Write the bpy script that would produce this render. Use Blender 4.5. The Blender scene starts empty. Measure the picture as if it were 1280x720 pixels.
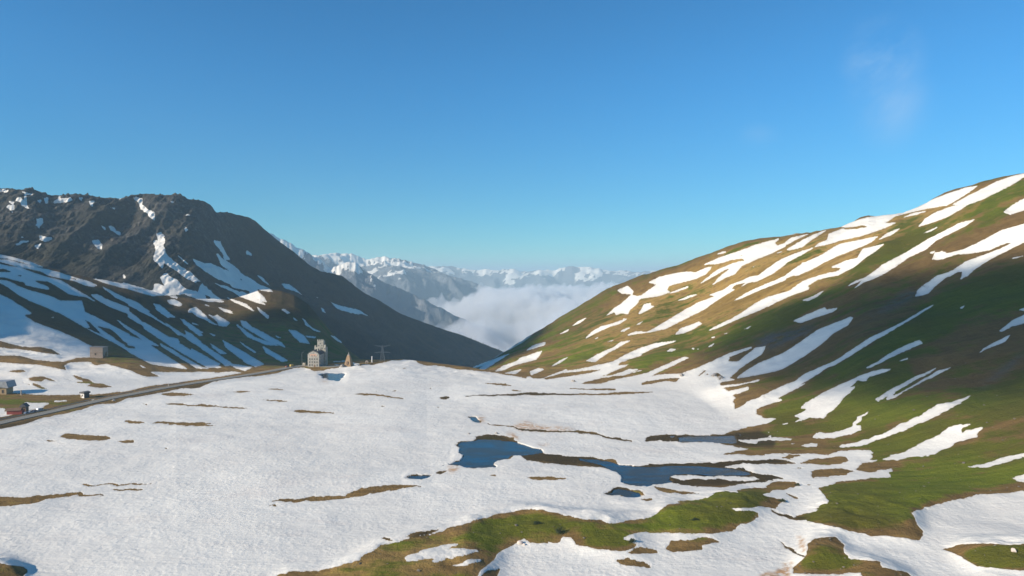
import bpy, bmesh, math, random
import numpy as np
random.seed(7); rng = np.random.default_rng(11)
scene = bpy.context.scene
COL = scene.collection
R = math.radians

# ------------------------------------------------------------------ camera
F = 865.0                      # focal length in pixels of a 1280 px wide frame
CAMZ = 100.0                   # the drone hovers 100 m above the plain
PITCH = math.atan(18.0 / F)    # looking very slightly down
cam = bpy.data.objects.new('camera', bpy.data.cameras.new('camera'))
COL.objects.link(cam)
cam.location = (0, 0, CAMZ)
cam.rotation_euler = (math.pi / 2 - PITCH, 0, 0)
cam.data.sensor_width = 36.0
cam.data.lens = 36.0 * F / 1280.0
cam.data.clip_start = 1.0
cam.data.clip_end = 200000.0
scene.camera = cam
cp, sp_ = math.cos(PITCH), math.sin(PITCH)

def project(X, Y, Z):
    dz = Z - CAMZ
    d = Y * cp - dz * sp_
    d = np.maximum(d, 1.0)
    return 640 + F * X / d, 360 - F * (Y * sp_ + dz * cp) / d

def ray(u, v):
    """direction through a photo pixel, scaled so that its forward (y) part is 1"""
    x = (u - 640) / F; y = -(v - 360) / F
    dx, dy, dz = x, cp + y * sp_, -sp_ + y * cp
    return dx / dy, dz / dy

# ------------------------------------------------------------------ noise
_P = rng.permutation(512).astype(np.int64)
_G = rng.uniform(-1, 1, 512)
def vnoise(x, y, seed=0):
    xi = np.floor(x).astype(np.int64); yi = np.floor(y).astype(np.int64)
    fx = x - xi; fy = y - yi
    fx = fx * fx * fx * (fx * (fx * 6 - 15) + 10); fy = fy * fy * fy * (fy * (fy * 6 - 15) + 10)
    def h(a, b):
        return _G[(_P[(_P[(a + seed * 37) & 511] + b) & 511] + seed) & 511]
    a = h(xi, yi); b = h(xi + 1, yi); c = h(xi, yi + 1); d = h(xi + 1, yi + 1)
    return (a * (1 - fx) + b * fx) * (1 - fy) + (c * (1 - fx) + d * fx) * fy
def fbm(x, y, octv=4, seed=0, gain=0.5):
    s = 0; a = 1.0; t = 0
    for i in range(octv):
        c, s_ = math.cos(0.6 * i), math.sin(0.6 * i)
        s = s + a * vnoise((x * c - y * s_) * 2 ** i + 13.7 * i, (x * s_ + y * c) * 2 ** i + 7.1 * i, seed + i)
        t += a; a *= gain
    return s / t
def ridged(x, y, octv=4, seed=0, gain=0.55):
    s = 0; a = 1.0; t = 0
    for i in range(octv):
        c, s_ = math.cos(0.5 * i), math.sin(0.5 * i)
        n = vnoise((x * c - y * s_) * 2 ** i + 3.7 * i, (x * s_ + y * c) * 2 ** i + 9.1 * i, seed + i)
        s = s + a * (1 - 2 * np.abs(n)); t += a; a *= gain
    return s / t
def sstep(a, b, x):
    t = np.clip((x - a) / (b - a), 0, 1); return t * t * (3 - 2 * t)

def pchip(x, y, xs):
    """monotone cubic; x (n), y (n, ...), xs (m) -> (m, ...)"""
    x = np.asarray(x, float); y = np.asarray(y, float)
    h = np.diff(x); sh = (-1,) + (1,) * (y.ndim - 1)
    d = np.diff(y, axis=0) / h.reshape(sh)
    m = np.zeros_like(y)
    w1 = (2 * h[1:] + h[:-1]).reshape(sh); w2 = (h[1:] + 2 * h[:-1]).reshape(sh)
    pr = d[1:] * d[:-1]
    with np.errstate(divide='ignore', invalid='ignore'):
        mm = (w1 + w2) / (w1 / d[:-1] + w2 / d[1:])
    m[1:-1] = np.where(pr > 0, np.nan_to_num(mm), 0)
    m[0] = d[0]; m[-1] = d[-1]
    i = np.clip(np.searchsorted(x, xs, side='right') - 1, 0, len(x) - 2)
    t = ((xs - x[i]) / h[i]).reshape(sh); hh = h[i].reshape(sh)
    return ((2*t**3 - 3*t**2 + 1) * y[i] + (t**3 - 2*t**2 + t) * hh * m[i]
            + (-2*t**3 + 3*t**2) * y[i+1] + (t**3 - t**2) * hh * m[i+1])

# ------------------------------------------------------------------ patch maps
# Outlines of the snow fields and bare patches, surveyed from the photograph.
SS = 2; MW, MH = 1280 * SS, 720 * SS
def px(ox, oy, s, pts):
    f = [float(t) for t in pts.replace(',', ' ').split()]
    return np.array([(ox + f[i] / s, oy + f[i + 1] / s) for i in range(0, len(f) - 1, 2)])
def fill(grid, P, val):
    P = P * SS
    x0 = max(int(P[:, 0].min()) - 1, 0); x1 = min(int(P[:, 0].max()) + 2, MW)
    y0 = max(int(P[:, 1].min()) - 1, 0); y1 = min(int(P[:, 1].max()) + 2, MH)
    if x1 <= x0 or y1 <= y0: return
    n = len(P)
    xs = np.arange(x0, x1) + 0.5
    for yy in range(y0, y1):
        y = yy + 0.5; cr = []
        for k in range(n):
            ax, ay = P[k]; bx, by = P[(k + 1) % n]
            if (ay > y) != (by > y):
                cr.append(ax + (y - ay) * (bx - ax) / (by - ay))
        if cr:
            cr.sort()
            for a, b in zip(cr[::2], cr[1::2]):
                i0 = max(int(math.ceil(a - 0.5)), x0); i1 = min(int(math.floor(b - 0.5)) + 1, x1)
                if i1 > i0: grid[yy, i0:i1] = val
def gblur(g, sig):
    r = int(3 * sig) + 1
    k = np.exp(-0.5 * (np.arange(-r, r + 1) / sig) ** 2); k /= k.sum()
    g = g.astype(np.float32)
    if r > 12:                       # three box passes for the wide blurs
        w = max(int(sig * 1.9) | 1, 3)
        for ax in (0, 1):
            for _ in range(3):
                pad = [(0, 0), (0, 0)]; pad[ax] = (w // 2 + 1, w // 2)
                c = np.cumsum(np.pad(g, pad, mode='edge').astype(np.float64), axis=ax)
                a = np.take(c, np.arange(w, c.shape[ax]), axis=ax); b = np.take(c, np.arange(0, c.shape[ax] - w), axis=ax)
                g = ((a - b) / w).astype(np.float32)
        return g
    for ax in (0, 1):
        pad = [(0, 0), (0, 0)]; pad[ax] = (r, r)
        p = np.pad(g, pad, mode='edge'); o = np.zeros_like(g)
        n = g.shape[ax]
        for i, w in enumerate(k):
            o += w * np.take(p, np.arange(i, i + n), axis=ax)
        g = o
    return g
def sample(g, u, v):
    x = np.clip(u * SS - 0.5, 0, MW - 1.001); y = np.clip(v * SS - 0.5, 0, MH - 1.001)
    xi = x.astype(int); yi = y.astype(int); fx = x - xi; fy = y - yi
    return ((g[yi, xi] * (1 - fx) + g[yi, xi + 1] * fx) * (1 - fy)
            + (g[yi + 1, xi] * (1 - fx) + g[yi + 1, xi + 1] * fx) * fy)
# ------------------------------------------------------------------ traced outlines: (value, x0, y0, scale, points)
Z1=(0,0,1.0); R1=(560,350,5.3333); R2=(740,260,5.3333); R3=(780,360,5.3333); R4=(940,210,5.3333); R5=(1040,210,5.3333)
R6=(960,330,5.3333); R7=(1040,340,5.3333); R8=(900,450,5.3333); T1=(1040,450,5.3333); T2=(780,510,5.3333); T3=(560,500,5.3333)
T4=(340,600,5.3333); T5=(560,600,5.3333); T6=(780,585,5.3333); T7=(960,560,4.0); T8=(480,440,5.3333)
L1=(0,300,8.0); L2=(0,380,8.0); L3=(160,300,8.0); L4=(160,380,8.0); L5=(300,340,8.0); L6=(0,450,8.0); L7=(160,450,8.0); L8=(320,440,8.0)
M1=(0,220,4.0); B1=(0,520,3.6); B2=(320,520,3.6); M5=(0,228,8.0); M6=(160,228,6.4)
OPS = []
def S(fr, *polys):
    for p in polys: OPS.append((1, px(*fr, p)))
def Bq(fr, *polys):
    for p in polys: OPS.append((0, px(*fr, p)))
# the snow covered plain
S(Z1, "-80,556 0,536 40,528 52,522 90,516 119,506 144,504 160,498 201,491 225,486 247,485 266,477 292,473 320,470 345,467 367,460 382,459.5 392,464 412,461 424,460 418,455 416,452 431,451 450,455 465,456 480,453 490,450.5 517,450 529,456 555,458 570,461.5 611,465 641,470 660,473 676,473 720,480 780,483 825,490 862,484 900,478.5 900,484 914,492 918,512 928,507 960,495 978,500 947,511 946,517 955,523 972,523 940,533 905,541 898,543 911,554 925,558 937,561 902,568 940,569 982,567 1020,567 1035,569 1051,564 1089,562.5 1089,570 1084,574 1102,575 1107,579 1067,586 1085,590 1115,587 1110,597 1065,600 1042,604 1022,610 1035,626 1025,635 1005,644 990,646 1040,659 1092,670 1150,674 1154,665 1145,655 1139,641 1172,629 1222,619 1280,614 1400,610 1400,800 -80,800")
# small snow field and verges up the road bank on the left
S(L6, "-200,25 0,25 200,40 380,50 640,100 670,100 640,60 700,25 890,18 960,60 1060,40 1280,100 1340,125 1430,165 1530,170 1600,165 1510,120 1780,125 2060,120 2170,128 2340,115 2420,130 2180,168 1920,205 1480,262 1280,308 1000,340 800,350 380,345 50,325 40,310 -200,300")
Bq(L6, "80,115 130,100 240,95 260,120 200,128 130,125", "275,185 340,165 420,160 500,185 575,222 500,208 440,195 410,220 300,210",
   "320,230 370,240 480,293 400,285 330,255", "260,240 315,243 300,255", "215,218 250,225 235,232",
   "710,145 780,160 900,200 940,230 1015,235 1140,268 1000,280 870,262 900,240 760,225 610,175 680,190 740,215 830,215 770,190")
S(L6, "-200,480 0,480 45,480 50,520 200,525 250,520 250,425 500,430 420,480 330,500 240,520 100,550 0,570 -200,600", "530,410 650,405 690,412 560,420", "890,400 960,385 930,400")
# left spur
S(L1, "-300,100 0,143 130,175 300,220 450,275 350,260 200,215 80,185 0,180 -300,140",
  "-300,150 0,195 80,195 200,230 400,280 500,300 600,325 760,380 880,410 960,450 930,470 850,450 750,410 600,380 480,355 400,310 280,285 200,270 60,235 0,215",
  "0,240 100,265 200,275 330,325 450,365 600,400 700,460 860,550 960,615 900,600 800,560 690,545 600,480 480,430 340,405 480,470 490,495 380,480 260,450 170,410 60,375 0,370 -200,330 -200,220",
  "-100,380 0,400 80,405 160,450 300,505 500,560 640,625 820,720 860,760 560,720 480,680 300,610 180,545 80,470 0,430",
  "930,385 1000,390 1200,430 1290,440 1290,490 1200,470 1050,430", "1020,465 1150,530 1290,600 1290,640 1150,570 1060,500", "910,545 980,545 1060,590 1290,680 1290,740 1100,670 960,590", "780,600 900,650 1010,700 960,690 850,640", "900,430 970,455 940,455")
Bq(L1, "0,290 60,290 130,325 0,320", "0,375 80,385 250,425 260,450 170,440 60,405 0,400", "150,345 230,352 210,368", "330,400 480,415 600,480 520,470 400,440", "660,370 770,385 760,400")
Bq(L1, "150,450 320,475 480,500 620,500 700,545 860,570 960,620 900,610 820,600 900,650 1020,700 1000,715 800,720 640,625 500,560 300,505")
S(L2, "-200,-120 0,-95 120,-35 300,80 320,95 235,110 350,185 600,275 760,345 895,415 1030,470 1030,530 770,535 640,575 500,570 340,555 200,515 0,510 -200,500")
Bq(L2, "-200,350 0,365 100,395 230,425 420,430 520,450 615,510 500,500 300,470 190,455 100,450 0,435 -200,430")
S(L2, "400,-30 820,-30 850,80 1000,150 1150,230 1290,300 1290,395 1250,380 1180,310 1100,245 960,215 840,150 900,235 860,240 1000,300 1250,410 1200,420 1100,365 950,290 850,235 720,160 560,70")
S(L4, "-10,305 0,310 100,345 200,395 400,530 600,650 400,625 230,600 100,530 0,470 0,440 80,450 70,425 0,410",
  "0,60 120,160 250,260 400,370 550,450 700,520 870,610 900,640 800,630 700,560 560,470 400,390 250,290 120,200 0,130",
  "330,400 450,460 600,560 750,650 700,640 580,560 450,485",
  "20,0 100,0 200,80 300,155 460,245 640,350 780,450 900,530 1050,600 1240,630 1180,670 1080,640 950,570 800,470 640,385 480,270 380,215 240,130 130,80",
  "400,325 500,350 515,390 440,360", "260,0 360,40 465,135 420,125 340,60", "610,60 680,35 770,110 800,150 900,215 850,200 770,155 700,130",
  "790,100 850,125 890,110 1020,190 980,225 910,220 890,170", "520,140 600,200 750,315 720,320 620,250 560,190", "560,260 640,300 735,385 700,380 600,310",
  "940,360 1050,420 1180,490 1280,560 1280,630 1180,590 1080,500 1000,430", "800,405 980,500 900,470", "910,35 1070,100 960,75", "1130,165 1200,200 1280,265 1280,290 1200,240",
  "1090,200 1180,270 1280,350 1180,290 1100,230", "1110,0 1190,10 1270,80 1200,40", "640,185 720,215 650,200", "440,5 540,5 500,20", "1090,360 1280,480 1270,490 1180,430", "800,285 880,315 860,320", "100,600 180,640 150,635")
S(L3, "0,445 250,505 260,440 300,435 370,465 320,375 380,325 440,380 500,400 560,480 700,520 720,470 735,428 850,540 960,620 800,615 700,590 560,540 420,550 240,560 100,520 0,490",
  "0,585 100,630 220,720 150,720 60,680 0,650", "250,640 320,650 410,725 330,725", "390,600 470,595 540,640 520,660 420,640", "410,565 480,565 500,590")
Bq(L3, "770,540 830,575 820,590 780,585", "40,480 180,500 190,508 60,492")
S((0, 300, 3.0118), "600,388 760,478 790,485 740,482 610,402", "690,298 765,350 740,348 690,315", "700,348 880,470 850,474 700,366", "720,408 830,468 805,474 720,427", "788,388 855,428 830,430", "838,376 995,468 960,477 900,442 850,404",
  "890,318 960,366 1050,398 1000,394 930,364", "905,303 1060,386 1075,405 1000,376 915,326", "988,398 1085,455 1060,458 1000,424", "620,308 695,360 670,358", "540,308 740,428 835,480 780,480 650,405 540,332", "578,238 660,290 630,292 590,264", "440,300 520,350 600,400 560,392 470,330", "330,300 470,400 540,440 500,430 380,350")
# left mountain
S(M1, "665,108 712,110 708,145 740,170 770,180 772,225 750,205 735,185 700,165 690,130", "780,285 805,280 822,300 825,335 815,345 825,390 900,450 960,485 1000,525 975,535 930,510 870,465 820,435 810,465 770,425 765,400 780,375 768,325 790,325",
  "865,372 940,440 930,440", "610,492 630,500 625,515")
S(M5, "-100,70 0,72 90,72 70,90 0,92 -100,92", "205,90 330,110 320,120 265,120 270,210 295,255 270,255 250,235 225,235 200,190 150,180 165,150 210,145 230,180 250,150 250,110",
  "85,225 140,225 140,278 100,275 60,245", "110,290 130,295 125,310", "75,195 130,190 130,220", "530,210 540,180 580,165 590,130 610,160 700,148 730,180 690,192 610,210", "785,150 825,150 825,165 790,168",
  "1110,250 1150,248 1150,262", "1080,430 1130,440 1165,480 1210,500 1205,532 1160,510 1120,480", "930,590 990,575 1025,640 1025,668 985,660 950,620", "910,580 950,600 940,610", "360,365 420,360 432,410 400,440 385,465 375,440 350,432 370,410", "385,530 440,535 515,550 510,570 460,592 400,575",
  "345,635 410,612 385,668", "160,612 230,588 285,585 280,600 160,628", "890,180 940,180 930,240 910,230", "1010,430 1060,460 1050,480", "430,160 475,150 480,210 450,215", "1190,155 1215,158 1200,175", "370,175 410,180 400,205", "210,540 240,550 215,556", "800,165 815,180 805,190")
S(M6, "345,145 370,150 355,165", "470,255 500,262 470,270", "450,345 480,380 460,390", "945,545 990,570 985,590 950,575", "685,465 740,470 790,590 815,620 780,620 730,540")
S(L3, "640,190 760,230 850,240 1000,310 1150,400 1130,440 1020,440 900,390 780,320 700,260", "850,20 920,30 990,150 1020,190 980,190 940,120", "880,130 950,190 1060,260 1130,330 1280,420 1290,600 1100,550 1200,560 1220,510 1050,470 1020,440 1130,440 1040,330 930,240",
  "860,430 1000,470 1200,550 1280,600 1280,620 1150,570 1000,500", "980,570 1180,640 1250,710 1180,660 1060,620", "760,640 830,665 780,655", "900,670 1000,700 1050,720 960,715", "610,690 680,670 740,720 600,725")
S(L5, "0,0 100,70 200,130 300,165 330,200 260,190 160,175 240,260 270,300 200,290 100,190 0,150", "0,190 90,220 100,245 240,310 260,330 150,300 0,245", "0,300 60,320 130,390 60,350", "165,345 200,370 290,440 280,470 210,410",
  "415,375 440,370 500,410 470,415", "620,460 660,500 720,560 820,605 740,585 660,530", "0,485 60,495 160,590 290,660 360,720 300,700 160,610", "480,575 560,590 640,640 700,720 600,700 540,650", "650,635 760,650 740,662 670,650", "900,630 960,650 1030,715 980,690",
  "410,115 500,130 630,230 540,190 450,160", "900,290 1000,340 1150,375 1280,430 1100,410 980,370", "800,345 860,410 830,395", "170,30 230,60 300,140 230,90", "750,235 800,275 780,265", "1080,350 1200,390 1290,440 1190,410", "0,550 60,590 190,680 130,670", "350,630 415,660 380,655", "530,450 580,490 550,480")
Bq(L5, "0,55 30,80 20,85 0,70")
# bare strips and melt patches on the plain
Bq(L7, "130,435 250,452 150,445", "355,432 500,430 620,450 740,440 900,462 1100,470 1270,490 1150,490 900,470 740,465 600,458 400,445", "325,345 400,325 560,328 680,345 560,360 400,358",
   "-20,605 0,605 100,608 185,630 100,636 0,625 -30,620", "210,635 300,615 500,625 750,625 860,637 750,645 910,658 700,660 480,650", "1030,320 1130,310 1250,315 1120,328")
Bq(L8, "60,370 180,366 375,382 200,380", "0,465 120,478 250,480 370,498 250,497 120,488", "350,593 480,580 600,590 830,610 640,612 450,608", "945,422 1050,412 1280,425 1280,442 1100,432", "1180,540 1280,540 1280,550",
   "380,345 600,357 500,358", "520,152 740,155 690,188 650,185 580,195", "1170,390 1210,386 1220,395", "770,100 900,90 900,105 920,128 860,150 830,130 780,118", "900,70 1040,80 1130,120 1170,120 1060,108 1020,135 1090,135 1040,120 960,100 900,95")
Bq(B1, "-40,362 0,365 100,365 200,352 340,347 480,353 420,360 350,357 240,375 180,395 0,405 -40,405", "320,312 460,308 600,303 740,300 600,308 400,316", "500,328 640,325 630,332 520,335",
   "265,98 290,80 480,88 500,102 470,110 300,102", "200,108 300,118 220,116", "525,110 590,105 600,120 560,122", "-60,650 0,660 100,680 120,700 90,730 -60,740", "735,142 750,140 748,147")
Bq(T4, "-10,132 150,125 350,105 500,100 560,75 650,45 800,32 900,35 1015,45 900,55 760,75 660,90 620,105 480,125 300,140 160,150 0,140", "730,392 760,383 800,395 760,402", "880,380 930,365 1000,345 1110,318 1070,350 960,378", "1045,35 1070,35 1060,42")
Bq(B2, "60,398 115,400 90,405", "650,280 700,263 790,265 770,282 700,284", "795,258 810,246 860,247 820,263")
Bq(T8, "370,300 430,295 445,305 410,318 380,312", "530,290 700,284 880,280 960,268 1100,275 1285,279 1285,288 1000,287 700,293 540,295", "650,205 800,210 870,228 740,220", "20,260 85,256 80,265", "0,288 130,308 125,315 0,297", "340,362 370,364 350,368",
   "1120,233 1280,238 1280,244 1140,240", "830,252 960,258 860,262", "200,60 260,65 330,85 330,92 260,88", "300,240 330,242 320,246", "80,365 100,370 90,374", "110,110 160,100 130,112")
Bq(Z1, "720,492.3 760,491.5 800,488 830,487 820,490 790,492.5 760,494 720,494", "700,485 740,486 798,485 806,486.5 780,488 740,487.5")
Bq(T3, "505,512 600,507 780,510 770,520 680,530 560,530", "265,497 350,497 310,505", "230,157 300,160 430,172 470,190 600,200 850,206 960,212 1050,240 1240,272 1200,275 1110,265 1000,240 920,225 860,215 600,213 480,206 430,180 300,168",
   "120,110 180,108 210,140 215,155 180,152 150,125", "750,418 800,412 890,432 800,436")
# shore of the ponds
Bq(T3, "0,425 90,400 105,370 65,345 75,320 60,300 85,280 170,268 200,240 310,226 430,250 465,290 620,330 640,352 760,372 960,378 1100,405 1140,432 1180,438 1180,495 1150,485 1060,460 930,438 750,432 620,410 520,405 480,370 420,372 400,395 320,405 310,430 330,448 130,452 60,430")
Bq(Z1, "775,581.5 780,582.2 821,581 849,579 900,577.5 943,575.6 960,573.4 986,576.6 996,579 952.5,579.7 922,580.3 906,583 926,586 941,590.6 958,593.4 981,595.3 982.5,598 949,603 930,604.7 904,608.4 883,608 861,606.5 836,608.4 815.6,606.5 799,607.5 780,604 777,602.5 777,596 779,590")
S(T2, "295,460 350,445 440,445 530,458 720,450 860,455 915,475 860,485 700,482 640,470 540,480 480,472 380,475", "190,512 300,500 390,515 290,525")
Bq(T2, "180,525 260,535 400,555 520,568 440,577 330,570 230,550")
Bq(Z1, "754,617 764,615 766,610 772,609 785,610.5 800,614 806,620 790,620.5 779,620 777,617.5 768,619")
Bq(T2, "100,610 185,600 150,618", "150,190 320,175 440,183 650,175 760,150 770,262 640,233 540,226 360,226 250,216 150,222", "640,310 840,297 860,275 1000,290 1000,300 800,307", "1070,330 1110,310 1180,310 1130,330 1100,340")
# foreground knolls
Bq(Z1, "346,720 363,714 416,711.5 432,705 453,698 452,695 468,688 474,681.5 508,674 540,667 560,662 581,655 616,645 648,637.5 671,636.5 689,640 712,644 721,648 751,650 761,654 777.5,652.5 800,649 804,650 836,632 851,629 847.5,626 877,624 887,622.5 891,617 907,613 921,616 924,613 939,610 956,610 967.5,603 992,602 998,605.6 994,609 979,612 967,613 956,618 969,620.6 980,625 975,630 970,635.6 960,634 930,634 909,635.6 919,638 937.5,637 949,641 947,647 930,655 911,664 881,667.5 851,666 808,665.6 791,666 781,672 796,681 781,689 751,687 721,680.6 713,672 701.6,670 700,678 676,680 656,679 650,675 631,686 616,697.5 601,712.5 595,720 595,800 346,800")
S(Z1, "505,696 539,685 563,680 580,679 563,686 581,686 602,688 597,691 569,697.5 560,698.5 544,704 537,703 543,697.5 527,699 511,701", "567.5,707 588,699 599,698 604,700 584,706 567,708")
Bq(T5, "225,645 260,605 345,600 335,645")
Bq(T6, "290,540 320,495 400,485 450,485 500,465 600,470 645,492 530,515 540,545 340,558", "1010,475 1060,520 1200,585 1195,592 1100,556 1050,530", "960,262 1030,300 1130,325 1250,330 1180,345 1060,330 1000,300")
Bq(Z1, "767,700 783,697.5 791,700 804,703 818,708 812,710 795,709 775,705", "783,692 791,685 806,684.5 819,687 823,691 814,692.5 784,692")
Bq(T7, "875,505 930,485 1020,478 1280,483 1400,483 1400,625 1280,612 1130,605 1050,595 1000,570 930,535", "130,600 165,560 190,530 190,480 240,450 325,442 360,475 375,520 420,553 510,560 560,570 572,600 640,610 700,622 730,640 740,700 480,700 460,625 400,625 300,632 130,632",
   "215,150 225,115 300,100 430,110 380,130 280,148", "0,52 60,58 130,72 60,80 0,78", "165,75 250,50 390,45 400,62 310,82 200,82", "430,100 480,75 560,58 640,60 620,72 590,75 530,90 600,100 530,118", "85,50 120,35 165,38 120,52", "0,138 60,138 90,152 0,165", "180,183 215,183 200,187", "85,222 110,230 155,250 130,252 110,240", "100,98 200,98 150,102", "0,305 60,335 120,338 135,355 90,350 40,335")
# right slope
S(R3, "-10,604 0,600 150,568 400,460 430,465 170,590 280,572 380,572 500,530 700,435 850,392 855,400 700,460 695,490 760,490 880,400 945,388 920,440 840,490 780,530 700,600 740,610 640,630 400,665 240,690 150,690 0,692 -60,690")
Bq(R3, "50,655 150,620 285,602 380,598 340,628 290,620 100,650", "490,585 540,545 555,548 500,590", "570,590 600,570 625,565 660,590 640,618 620,590", "540,570 570,572 555,582")
S(Z1, "918.8,474.4 930,465 948.8,453.8 978.7,441.6 997.5,429.4 1022,412.5 1063,396 1066.5,397.5 1059,407 1042.5,416 1025.6,431 1007,444 979,461 969.4,464 943,469.3 920,473")
S(R1, "520,650 550,640 560,655 620,655 790,597 800,605 900,590 1100,545 1180,500 1290,455 1290,502 1150,545 1125,570 1200,568 1100,610 1020,640 1100,635 1220,592 1265,598 1180,630 1290,600 1290,720 520,720")
Bq(R1, "630,655 760,620 960,598 1030,595 960,620 800,645 650,665", "880,690 1010,655 1180,632 1290,603 1290,632 1150,655 1020,690", "825,675 855,668 845,680")
S(R3, "-10,455 0,450 100,405 200,370 355,350 330,360 200,400 100,445 0,487 -10,490", "-10,560 50,540 95,543 0,580", "-10,520 30,510 0,530")
S(R1, "155,585 300,530 415,487 320,548 200,580", "205,590 260,565 315,553 240,598", "310,612 370,570 450,545 480,520 630,470 590,530 450,565 370,600", "375,622 490,595 450,630", "520,470 560,440 650,412 640,435 590,450", "545,610 600,588 640,595 560,635",
  "735,365 810,325 800,340", "825,308 860,280 925,250 880,285", "910,392 960,345 1020,310 1100,290 1195,255 1150,290 1080,310 1000,345", "685,580 740,540 805,512 750,550", "920,540 1000,495 1100,450 1150,415 1215,402 1150,440 1050,495 980,545", "1195,370 1230,350 1290,342 1290,352", "1145,345 1190,320 1215,318 1180,340", "1055,415 1110,398 1090,408", "970,395 1010,375 990,390")
S(R2, "95,718 150,665 190,640 250,590 265,575 200,570 170,548 235,518 275,555 270,580 310,590 330,580 420,520 430,510 380,495 450,460 560,435 630,425 690,430 760,400 800,390 760,440 700,470 640,485 560,505 510,520 500,545 520,560 450,585 320,605 290,650 250,680 240,708 200,700 160,712 150,692",
  "740,380 850,330 1000,280 1250,200 1215,235 1240,255 1290,235 1290,255 1200,300 1100,340 1000,385 950,440 860,480 800,515 850,460 920,405 900,405 800,460 720,505 760,470 830,415 900,385 950,365 1020,350 1000,335 930,345 870,365 820,375 790,372",
  "830,310 870,290 900,293 860,305", "510,570 640,520 640,530 560,560", "575,615 700,572 640,600", "310,705 350,640 385,635 390,650 415,655 370,680", "445,618 490,598",
  "575,720 680,650 800,610 830,585 780,580 870,550 930,510 1000,485 1050,460 1110,450 1160,410 1230,360 1290,332 1290,375 1200,440 1100,490 1040,498 990,525 1030,495 960,510 910,555 945,545 870,590 800,640 700,700 660,720", "1020,420 1130,362 1060,400", "950,615 1050,555 1200,490 1290,466 1290,480 1150,535 1020,590", "1220,305 1280,285 1250,298")
Bq(R2, "970,320 1000,308 1005,315 980,322", "1060,292 1090,282 1085,290", "435,545 455,545 445,553")
S(R3, "20,315 80,290 150,293 200,270 310,205 400,150 500,95 620,50 570,45 700,0 740,10 650,60 540,140 420,200 280,270 180,293 80,305", "735,85 850,20 920,-5 960,-10 860,30 800,60", "340,310 380,270 500,225 520,238 450,280 400,300", "800,275 855,250 830,268", "560,395 610,362 590,385", "285,420 310,405 350,410 320,422",
  "360,82 440,50 490,42 400,78", "205,535 245,517", "75,248 125,220 100,242", "-10,205 20,205 0,218", "-10,278 40,262 0,290", "450,400 470,400 465,410", "660,308 700,295 680,305", "580,330 610,322 590,335", "485,404 500,406 490,410", "100,175 150,105 180,100 170,125 200,120 150,150")
S(R4, "50,720 200,605 330,555 410,530 440,505 500,480 510,440 600,405 750,400 860,370 960,365 900,395 800,430 720,455 600,480 500,510 420,525 330,580 240,625 110,718",
  "-10,525 0,520 180,468 150,500 165,520 220,500 250,470 380,438 300,475 200,525 130,540 60,575 0,615 -10,615", "230,545 300,500 420,440 500,412 440,450 380,490 330,530 250,548",
  "590,395 650,365 760,330 970,305 1100,265 1190,220 1290,185 1290,250 1200,262 1080,290 960,320 880,370 790,400 760,385 740,380 690,395", "0,665 50,630 10,660", "160,572 215,548",
  "230,710 330,640 400,610 480,570 540,530 590,505 720,480 840,455 800,490 740,520 640,560 560,590 480,630 400,675 300,718", "475,718 590,680 600,665 530,660 620,620 700,600 720,565 740,540 840,515 880,505 830,550 750,600 680,660 600,700 560,718",
  "840,480 900,435 990,400 930,445", "1000,330 1080,300 1175,285 1080,312", "1135,438 1245,388 1180,420", "1200,610 1220,565 1290,560 1290,600")
Bq(R4, "590,400 700,388 730,380 755,392 700,408 620,410")
S(R3, "555,285 640,240 720,205 800,155 880,100 960,60 1100,20 1140,5 1230,-10 1230,10 1100,55 1000,100 900,150 800,190 700,232 620,268")
S(R6, "0,235 80,200 150,175 230,115 300,90 400,60 470,50 490,22 420,25 520,-5 600,-5 560,20 470,75 400,87 330,105 260,150 160,200 60,250 0,285", "-10,140 120,75 200,30 230,-10 350,-10 250,50 150,85 60,115 -10,155", "170,380 240,345 380,290 390,305 465,292 430,320 340,350 280,370 220,392", "230,242 300,215 380,175 330,215 270,245",
  "525,150 580,115 650,90 700,55 780,10 850,-30 920,-30 800,50 700,100 640,120 570,165 640,100 600,120", "870,645 930,628 900,640")
S(R5, "250,718 330,650 500,560 650,470 750,420 860,365 950,342 900,380 800,430 700,480 620,545 500,600 380,670 320,718", "575,392 620,340 700,290 800,255 900,248 850,280 760,330 650,370", "800,245 900,190 1000,140 1100,90 1200,55 1280,38 1400,10 1400,30 1280,60 1200,110 1080,170 1000,210 900,245 840,248",
  "555,275 650,220 760,175 900,130 975,118 900,170 830,215 760,250 650,268 560,285", "600,438 720,388 660,420", "465,330 640,285 560,310", "1140,295 1200,250 1290,200 1400,150 1400,250 1290,278 1190,310",
  "670,605 690,570 720,580 860,550 950,510 1020,475 1120,420 1290,370 1400,340 1400,450 1290,490 1180,545 1090,590 1000,640 930,690 900,722 870,722 865,690 840,690 790,722 720,720 800,685 900,620 1010,580 1120,540 1210,495 1160,500 1050,545 930,568 830,575 740,605 700,612", "1185,605 1290,580 1230,600", "650,565 690,550 670,570", "1245,158 1290,148", "720,560 735,553 728,568")
S(R7, "555,165 570,120 600,95 655,98 610,90 700,25 820,-5 840,0 790,15 730,60 690,90 645,140 600,155", "855,50 870,10 875,-5 940,-5 900,25", "-5,608 100,540 250,440 450,345 640,235 685,215 640,245 450,360 260,470 120,560 -5,630",
  "220,642 300,600 400,535 500,485 580,455 605,475 500,520 400,565 260,635", "445,595 500,572 505,580", "975,540 1060,480 1190,418 1150,465 1060,500", "1110,395 1200,325 1290,282 1400,240 1400,300 1290,340 1200,360 1130,398", "1245,255 1290,235 1290,260", "855,240 885,222 870,245")
Bq(R7, "600,90 640,95 662,92 650,100 615,97")
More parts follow.
